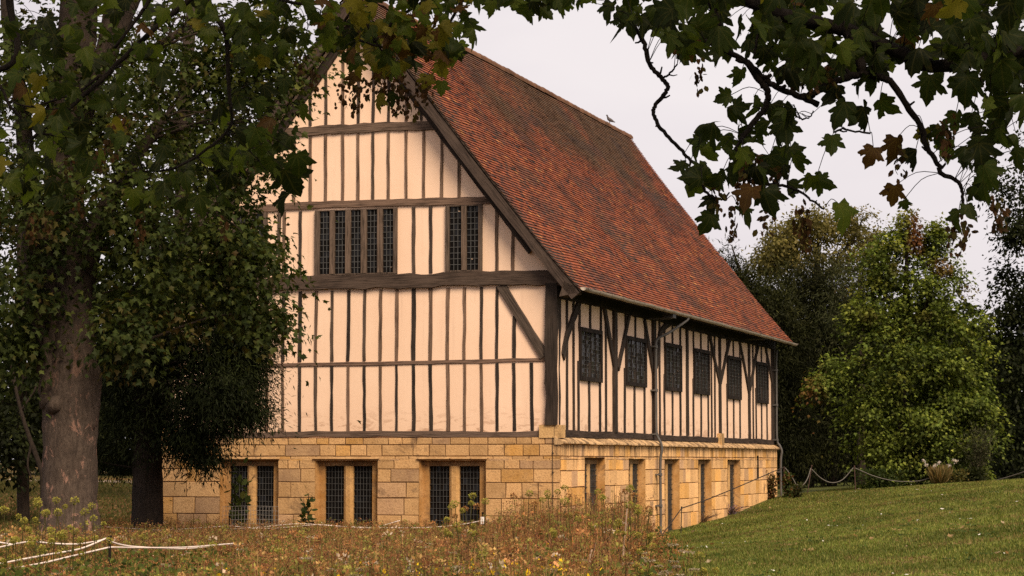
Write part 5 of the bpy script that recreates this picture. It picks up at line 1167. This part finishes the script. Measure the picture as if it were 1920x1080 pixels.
rope_thing('rope_barrier', 'dark rope rising along the long stone wall from a thin stake', 'rope barrier', ya, [(1278, 951, -2, ya)],
           [[(1236, 1006, ya - 3.5), (1245, 998, ya - 3), (1278, 953, ya)], [(1278, 953, ya), (1330, 935, ya + 3.4), (1400, 906, ya + 7), (1446, 886, ya + 9.5), (1470, 876, yb)]], .015, 'darkrope', 'darkrope', .014)
rope_thing('chain_barrier', 'slack grey rope barrier on thin leaning posts beyond the far corner', 'rope barrier', yb, [(1470, 876, 0, yb), (1522, 873, -10, yb + .5), (1602, 874, 2, yb + 1)],
           [[(1472, 877, yb), (1486, 896, yb), (1500, 925, yb)], [(1494, 908, yb), (1500, 911.5, yb), (1508, 907, yb), (1515, 895, yb + .3), (1520, 878, yb + .5)], [(1522, 880, yb + .5), (1540, 897, yb + .7), (1560, 905, yb + .8), (1580, 899, yb + .9), (1600, 877, yb + 1)], [(1602, 877, yb + 1), (1640, 893, yb + 1), (1680, 902, yb + 1), (1720, 902, yb + .9), (1745, 896, yb + .8)]], .016, 'rope', 'post', .016)
rope_thing('chain_barrier', 'short length of grey rope on a post at the right picture edge', 'rope barrier', 74.0, [(1934, 878, 0, 74.0)], [[(1868, 901, 76), (1885, 896, 75.5), (1905, 890, 75), (1934, 880, 74)]], .022, 'rope', 'post', .024)
def pigeon():
    c = np.array(at(1142.5, 235, 53 + 23.4 * VV[1] + UR * UU[1])); b = MB()
    P = [(.24, 0, .03), (.17, 0, .06), (.10, 0, .10), (.02, 0, .14), (-.05, 0, .19), (-.085, 0, .26), (-.10, 0, .31), (-.115, 0, .345), (-.135, 0, .355), (-.165, 0, .35)]; R = [.018, .032, .06, .078, .068, .042, .034, .038, .026, .004]
    b.tube(np.array(P) + (0, 0, .02), R, 10); b.tube([(.0, .03, .1), (.0, .03, -.03)], .009, 5); b.tube([(.0, -.03, .1), (.0, -.03, -.03)], .009, 5)
    u, v, zz = UR, 23.4, ZR + .12; q = C0 - VV * 0 + UU * u + VV * v; o = b.build('pigeon', M['feather'], None, True); o.location = (q[0], q[1], zz); o.rotation_euler = (0, 0, -.3); o.scale = (.8, .8, .8)
    tag(o, 'dark pigeon perched on the roof ridge near its far end', 'bird')
pigeon()

# ================================================================== overhanging branches near the viewer
def leaf_cols(r, n, w): return pal(r, n, [(.034, .050, .010), (.020, .030, .008), (.075, .10, .014), (.16, .135, .018), (.075, .036, .012), (.013, .018, .006)], w, .25)
def seeds(parts, c, r, n=26, s=.03, L_=.14):
    P = c + np.stack([r.normal(size=n) * .014, r.normal(size=n) * .014, -r.random(n) * L_], -1)
    T = r.normal(size=(n, 3)) * .45 + np.array([0, 0, -1.0]); parts.append(scatter(OVAL[0], P, T, r.normal(size=(n, 3)), r.uniform(.7, 1.2, n) * s, pal(r, n, [(.10, .05, .022), (.05, .03, .014), (.09, .075, .02)], [3, 3, 1.5])))
def foreground(name, label, Yb, LS, limbs, placed, fields, seedspots, canopy, seed, w):
    r = np.random.default_rng(seed); base = np.array([at(limbs[0][0][0][0], 0, Yb)[0], Yb, 0.0]); root = empty(name, base, label, 'branch'); b = MB(); ends = []
    for line, w0, w1 in limbs:
        Q = np.array(P3(line, Yb)); Q = smooth_path(Q, 6); Q[1:-1] += r.normal(size=(len(Q) - 2, 3)) * .0016
        b.tube(Q - base, np.linspace(w0, w1, len(Q)) / 2 / F * Yb, 9, jit=.07, rng=r); ends += list(Q[::3])
        for q in Q[4:-2:7]:     # spurs and buds
            d = unit(r.normal(size=3) * np.array([1, .5, 1])); b.tube(np.array([q, q + d * .018, q + d * .035 + (0, 0, .008)]) - base, [w1 * .55 / F * Yb, w1 * .4 / F * Yb, w1 * .3 / F * Yb], 5, rng=r)
    parts = []; stalks = MB(); ends = np.array(ends)
    P, T, N, S_, C_ = [], [], [], [], []
    def leaf(px, py, size, ang, Y, col, nz=None):
        c = at(px, py, Y); t = np.array([math.sin(ang), r.normal() * .35, -math.cos(ang)]); t /= np.linalg.norm(t)
        nrm = np.array([r.normal() * .75, -.9, r.normal() * .7 + .3]) if nz is None else nz
        s = size / F * Y * LS; P.append(c - t * s * .45); T.append(t); N.append(nrm); S_.append(s); C_.append(col)
        p = c - t * s * .45; d = np.linalg.norm(ends - p, axis=1); j = int(np.argmin(d + r.random(len(d)) * .04))
        if d[j] < .75: stalks.tube(smooth_path([ends[j] - base, (ends[j] + p) / 2 - base + (0, 0, .03), p - base], 3), .0016, 4, False)
    for px, py, size, ang, *tone in placed:
        leaf(px, py, size, math.radians(ang) + r.normal() * .12, Yb + r.normal() * .25, (leaf_cols(r, 1, tone[0]) if tone else leaf_cols(r, 1, w))[0])
    for poly, n, s0, s1, dY, ww in fields:
        poly = np.array(poly, float); lo, hi = poly.min(0), poly.max(0); k = 0
        while k < n:
            q = lo + r.random(2) * (hi - lo); ins = False; j = len(poly) - 1
            for i in range(len(poly)):
                if (poly[i, 1] > q[1]) != (poly[j, 1] > q[1]) and q[0] < (poly[j, 0] - poly[i, 0]) * (q[1] - poly[i, 1]) / (poly[j, 1] - poly[i, 1]) + poly[i, 0]: ins = not ins
                j = i
            if not ins: continue
            k += 1; leaf(q[0], q[1], r.uniform(s0, s1), r.normal() * .75, Yb + dY * r.uniform(-1, 1), leaf_cols(r, 1, ww)[0], None if r.random() < .7 else np.array([r.normal(), -.4, .9]))
    P, T, N, S_, C_ = map(np.array, (P, T, N, S_, C_))
    V, Fs, Cc = scatter_mix(BIG, P, T, N, S_, C_, r); LVP = leaf_pos(LAST[0], BIG)
    for px, py in seedspots:
        sp = []; seeds(sp, at(px, py, Yb + r.normal() * .1), r); V2, F2, C2 = sp[0]; obj('seed_cluster', mesh_np('seed_cluster', V2 - base, F2, C2), M['dry'], root)
    b.build('limb', M['twig'], root, True)
    if stalks.n: stalks.build('leaf_stalks', M['twig'], root)
    obj('leaves', mesh_np('leaves', V - base, Fs, Cc, True, LVP), M['bigleaf'], root)
    # unseen upper crown, added above the frame to shade the branches below
    n, (x0, x1), (y0, y1), (z0, z1) = canopy; P = np.stack([r.uniform(x0, x1, n), r.uniform(y0, y1, n), r.uniform(z0, z1, n)], -1); P[:, 2] += .21 * np.maximum(P[:, 1] - 6, 0)
    V, Fs, Cc = scatter_mix(STAR, P, r.normal(size=(n, 3)) * .7 + np.array([0, 0, -.6]), r.normal(size=(n, 3)) * .5 + np.array([0, 0, 1]), r.uniform(.15, .24, n), leaf_cols(r, n, w), r); obj('shade_leaves', mesh_np('shade_leaves', V - base, Fs, Cc, False, leaf_pos(LAST[0], STAR)), M['bigleaf'], root)
    return root
DK = [5, 4, 1.6, .15, .3, 2]; MIX = [5, 3, 2.6, .45, .45, 2]; AUT = [3, 1, 4, 4, 2, .5]; YEL = [0, 0, 1, 4, 3, 0]; BRN = [.5, 0, .6, .5, 4, 1]
def rz(x, y): return 1180 + x / 2.347, y / 2.347
RP = [(60, 110, 150, 0), (180, 190, 170, 5), (250, 215, 180, 0), (330, 170, 150, 20), (400, 245, 130, -10), (490, 345, 130, -10), (570, 170, 150, 15), (640, 240, 150, 0), (410, 430, 120, -70), (490, 470, 120, 75), (330, 550, 160, -75), (215, 735, 120, -60, DK), (275, 800, 190, -25), (370, 890, 130, 10), (340, 985, 150, -25), (510, 945, 150, 42), (600, 880, 180, 10), (630, 730, 170, 15),
      (700, 830, 110, 10), (650, 600, 150, -10), (730, 680, 130, 35), (790, 800, 120, -20), (865, 800, 150, 60), (940, 955, 200, 20, [1, 1, 4, 0, 0, 1]), (890, 640, 140, -5), (920, 500, 190, -20), (1040, 520, 190, 10), (1140, 470, 160, 55), (1060, 690, 140, -15, BRN), (1180, 660, 180, 0, YEL), (1265, 700, 140, 20, BRN), (1160, 860, 140, 0, BRN), (1212, 905, 80, 25, BRN), (1310, 385, 190, -25), (1300, 610, 140, 0), (1375, 600, 150, 10),
      (1440, 540, 150, 0), (1520, 540, 150, 15), (1550, 690, 210, 10), (1480, 680, 150, -10), (1440, 965, 140, -12, MIX), (1500, 940, 140, 15, MIX), (1560, 840, 170, 0), (1640, 600, 160, 10), (1690, 500, 160, 0), (1640, 320, 220, 0), (1560, 250, 220, 20), (1480, 390, 190, -10), (1420, 120, 170, 0), (1440, 220, 170, -10), (1560, 110, 180, 10), (1650, 190, 200, 0), (1700, 300, 200, 10), (1080, 60, 210, 10), (1000, 130, 160, 0), (900, 60, 170, -10),
      (860, 235, 160, 0), (960, 245, 150, 10), (1060, 165, 180, -5), (1180, 105, 170, 10), (1250, 60, 190, 0), (1235, 185, 150, -10), (1340, 70, 160, 5), (740, 60, 160, 0), (680, 135, 150, 10), (720, 330, 140, 0), (800, 340, 160, -15), (590, 250, 140, 10), (625, 500, 150, 0), (560, 590, 150, 10), (480, 600, 140, -10), (420, 640, 140, 5), (500, 700, 150, 0), (440, 760, 150, -10), (560, 775, 150, 10), (300, 645, 150, -30), (1500, 60, 160, 0), (1620, 60, 190, 10), (1700, 90, 190, -10), (1700, 700, 140, 0), (1720, 620, 130, 10), (30, 60, 130, -20), (120, 60, 160, 0), (1380, 310, 130, 20), (1590, 470, 170, 0), (1270, 280, 120, 10), (1000, 290, 110, 0), (1090, 260, 120, 10)]
RPl = [(*rz(p[0], p[1]), p[2] / 2.347 * 1.08, p[3], *p[4:]) for p in RP]
foreground('sycamore_branch', 'dark gnarled sycamore branch with large leaves overhanging from the upper right', 9.0, .64,
    [([(1350, -60), (1385, -12), (1450, 22), (1530, 43), (1580, 54)], 24, 30), ([(1578, 52), (1640, 78), (1690, 100), (1740, 124), (1790, 119), (1860, 106), (1960, 90)], 26, 24), ([(1582, 54), (1606, 90), (1613, 118), (1617, 140)], 22, 18), ([(1618, 138), (1585, 146), (1555, 158), (1525, 175), (1500, 182)], 15, 11),
     ([(1616, 138), (1650, 145), (1672, 155), (1700, 198), (1728, 240), (1736, 272), (1758, 308), (1764, 326), (1790, 336), (1803, 355), (1806, 385)], 15, 6), ([(1888, -30), (1884, 50), (1870, 85), (1858, 107)], 12, 10), ([(1322, -30), (1342, 30), (1358, 62)], 16, 9), ([(1322, 76), (1362, 95), (1400, 116), (1432, 146), (1455, 163), (1500, 181), (1535, 196)], 10, 12),
     ([(1400, 116), (1428, 155), (1440, 175), (1432, 205), (1405, 240), (1388, 268), (1382, 296), (1400, 330), (1412, 341), (1460, 347), (1490, 354), (1520, 374), (1545, 392)], 14, 3.5), ([(1196, 60), (1208, 84), (1217, 118), (1236, 142), (1252, 160), (1246, 176), (1229, 197), (1226, 214), (1240, 242), (1270, 274), (1295, 300), (1313, 316), (1317, 345), (1326, 363), (1345, 372), (1362, 374)], 9.5, 5),
     ([(1245, 146), (1258, 136), (1270, 120)], 4.5, 3), ([(1410, 50), (1428, 20), (1420, 70), (1412, 110)], 6, 5), ([(1480, 212), (1496, 220), (1506, 224), (1520, 218), (1524, 208)], 4, 2.5), ([(1562, 248), (1580, 242), (1600, 246), (1632, 250)], 4, 4)],
    RPl, [([(1110, -30), (1960, -30), (1960, 130), (1780, 120), (1600, 90), (1500, 100), (1400, 95), (1300, 100), (1200, 60), (1120, 30)], 135, 60, 95, .9, DK), ([(1790, 60), (1960, 60), (1960, 260), (1890, 240), (1820, 190), (1780, 140)], 34, 60, 95, .7, DK), ([(1310, 200), (1400, 190), (1480, 200), (1500, 300), (1440, 380), (1330, 380), (1290, 330)], 30, 50, 80, .5, DK), ([(1480, 80), (1700, 90), (1690, 140), (1520, 190), (1440, 150)], 28, 55, 80, .6, DK), ([(1760, 250), (1880, 220), (1900, 330), (1850, 380), (1790, 330)], 10, 55, 80, .5, DK)],
    [(1515, 70), (1530, 90), (1520, 115), (1500, 105), (1560, 120), (1400, 300), (1415, 290), (1390, 330), (1505, 372), (1508, 390), (1508, 405), (1440, 372), (1372, 385), (1800, 390), (1808, 400), (1790, 410), (1870, 370), (1875, 360), (1690, 270), (1345, 330), (1450, 310), (1770, 230), (1780, 210), (1310, 105)],
    (2600, (-1.0, 5.5), (1.5, 12.5), (2.6, 5.2)), 401, DK)
LP = [(545, 345, 110, 20, DK), (530, 380, 80, -20, DK), (560, 310, 80, 10, DK), (155, 335, 48, 10, [0, 0, 5, 0, 0, 0]), (55, 325, 50, -10, [0, 0, 5, 0, 0, 0]), (250, 372, 62, 0, [1, 0, 4, 0, 0, 0]), (290, 370, 60, 15, [1, 0, 4, 0, 0, 0]), (375, 385, 70, 10, [1, 0, 4, 0, 0, 0]), (130, 60, 50, 0, YEL), (120, 85, 45, 10, YEL), (440, 30, 46, 0, YEL), (370, 48, 50, 0, YEL), (615, 80, 55, 0, [0, 0, 4, 1, 0, 0]), (705, 190, 52, -20, [1, 0, 4, 1, 0, 0]), (735, 188, 46, 20, DK),
      (893, 64, 60, 15, [1, 0, 5, 0, 0, 0]), (870, 50, 55, 0, [1, 0, 5, 0, 0, 0]), (925, 15, 50, 0, DK), (985, 28, 62, -25, DK), (1022, 22, 55, 35, DK), (1000, 12, 50, 0, DK), (1045, -6, 40, 0, DK), (1140, 22, 70, -10, DK), (1165, 30, 66, 15, DK), (800, 155, 52, 10, [1, 0, 5, .5, 0, 0]), (828, 165, 44, 0, [1, 0, 5, .5, 0, 0]), (660, 150, 50, 0, BRN), (668, 130, 46, 0, BRN), (690, 110, 40, 0, YEL), (770, 120, 48, 0, YEL), (745, 100, 46, 0, YEL), (830, 130, 50, 20, YEL), (845, 110, 48, 0, AUT)]
foreground('maple_branch', 'yellowing sycamore boughs with seed bunches overhanging the gable from the upper left', 11.5, .64,
    [([(430, -60), (330, 20), (240, 100), (180, 160), (120, 210), (60, 260)], 12, 6), ([(370, -40), (400, 20), (422, 62), (426, 100), (430, 180), (434, 230), (400, 270), (330, 315), (270, 322)], 11, 4), ([(15, -40), (22, 30), (33, 85), (20, 120), (-20, 135)], 14, 10), ([(190, 140), (150, 170), (110, 185), (60, 200), (20, 190)], 6, 3), ([(300, -30), (260, 30), (215, 90)], 8, 6), ([(560, -40), (580, 10), (620, 45), (660, 70), (720, 90)], 8, 4), ([(480, -50), (520, -5), (580, 10)], 9, 6), ([(880, -40), (800, 0), (740, 40), (700, 80)], 8, 4), ([(900, -40), (850, 30), (835, 80), (830, 120)], 7, 3), ([(640, -30), (680, 30), (700, 70), (735, 130)], 6, 3), ([(960, -40), (990, -5), (1010, 10)], 5, 3), ([(0, 160), (20, 200), (60, 240), (100, 255)], 6, 4), ([(195, 150), (170, 172), (120, 200), (80, 205)], 4, 2)],
    LP, [([(-30, -30), (330, -30), (300, 60), (330, 130), (230, 200), (230, 300), (120, 380), (-30, 390)], 130, 44, 66, .9, MIX), ([(330, -30), (620, -30), (610, 60), (560, 120), (470, 130), (380, 90)], 70, 42, 62, .9, MIX), ([(600, -30), (900, -30), (880, 40), (860, 100), (820, 140), (760, 150), (700, 130), (650, 120), (620, 90)], 190, 36, 58, .8, AUT), ([(400, 200), (560, 150), (560, 250), (520, 330), (430, 370), (390, 300)], 34, 45, 70, .7, MIX), ([(230, 280), (420, 300), (430, 390), (260, 390)], 20, 45, 62, .7, MIX), ([(870, -30), (1130, -30), (1110, 5), (900, 20)], 26, 46, 64, .6, DK)],
    [(235, 215), (205, 230), (215, 245), (190, 270), (260, 400), (265, 420), (58, 395), (65, 405), (665, 140), (672, 155), (665, 165), (640, 150), (735, 150), (742, 168), (760, 160), (775, 175), (800, 140), (755, 130), (720, 140), (785, 150), (690, 140), (565, 100), (590, 120), (420, 400), (150, 350), (710, 120), (745, 140), (130, 300), (90, 390)],
    (1800, (-4.5, 1.0), (3, 14), (2.9, 5.6)), 402, MIX)

# ------------------------------------------------------------------ render settings
scene.view_settings.view_transform = 'Standard'; scene.view_settings.look = 'None'; scene.view_settings.exposure = 0; scene.view_settings.gamma = 1
scene.cycles.max_bounces = 6; scene.cycles.diffuse_bounces = 3; scene.cycles.glossy_bounces = 2; scene.cycles.transmission_bounces = 4
scene.cycles.use_denoising = False; scene.render.film_transparent = False
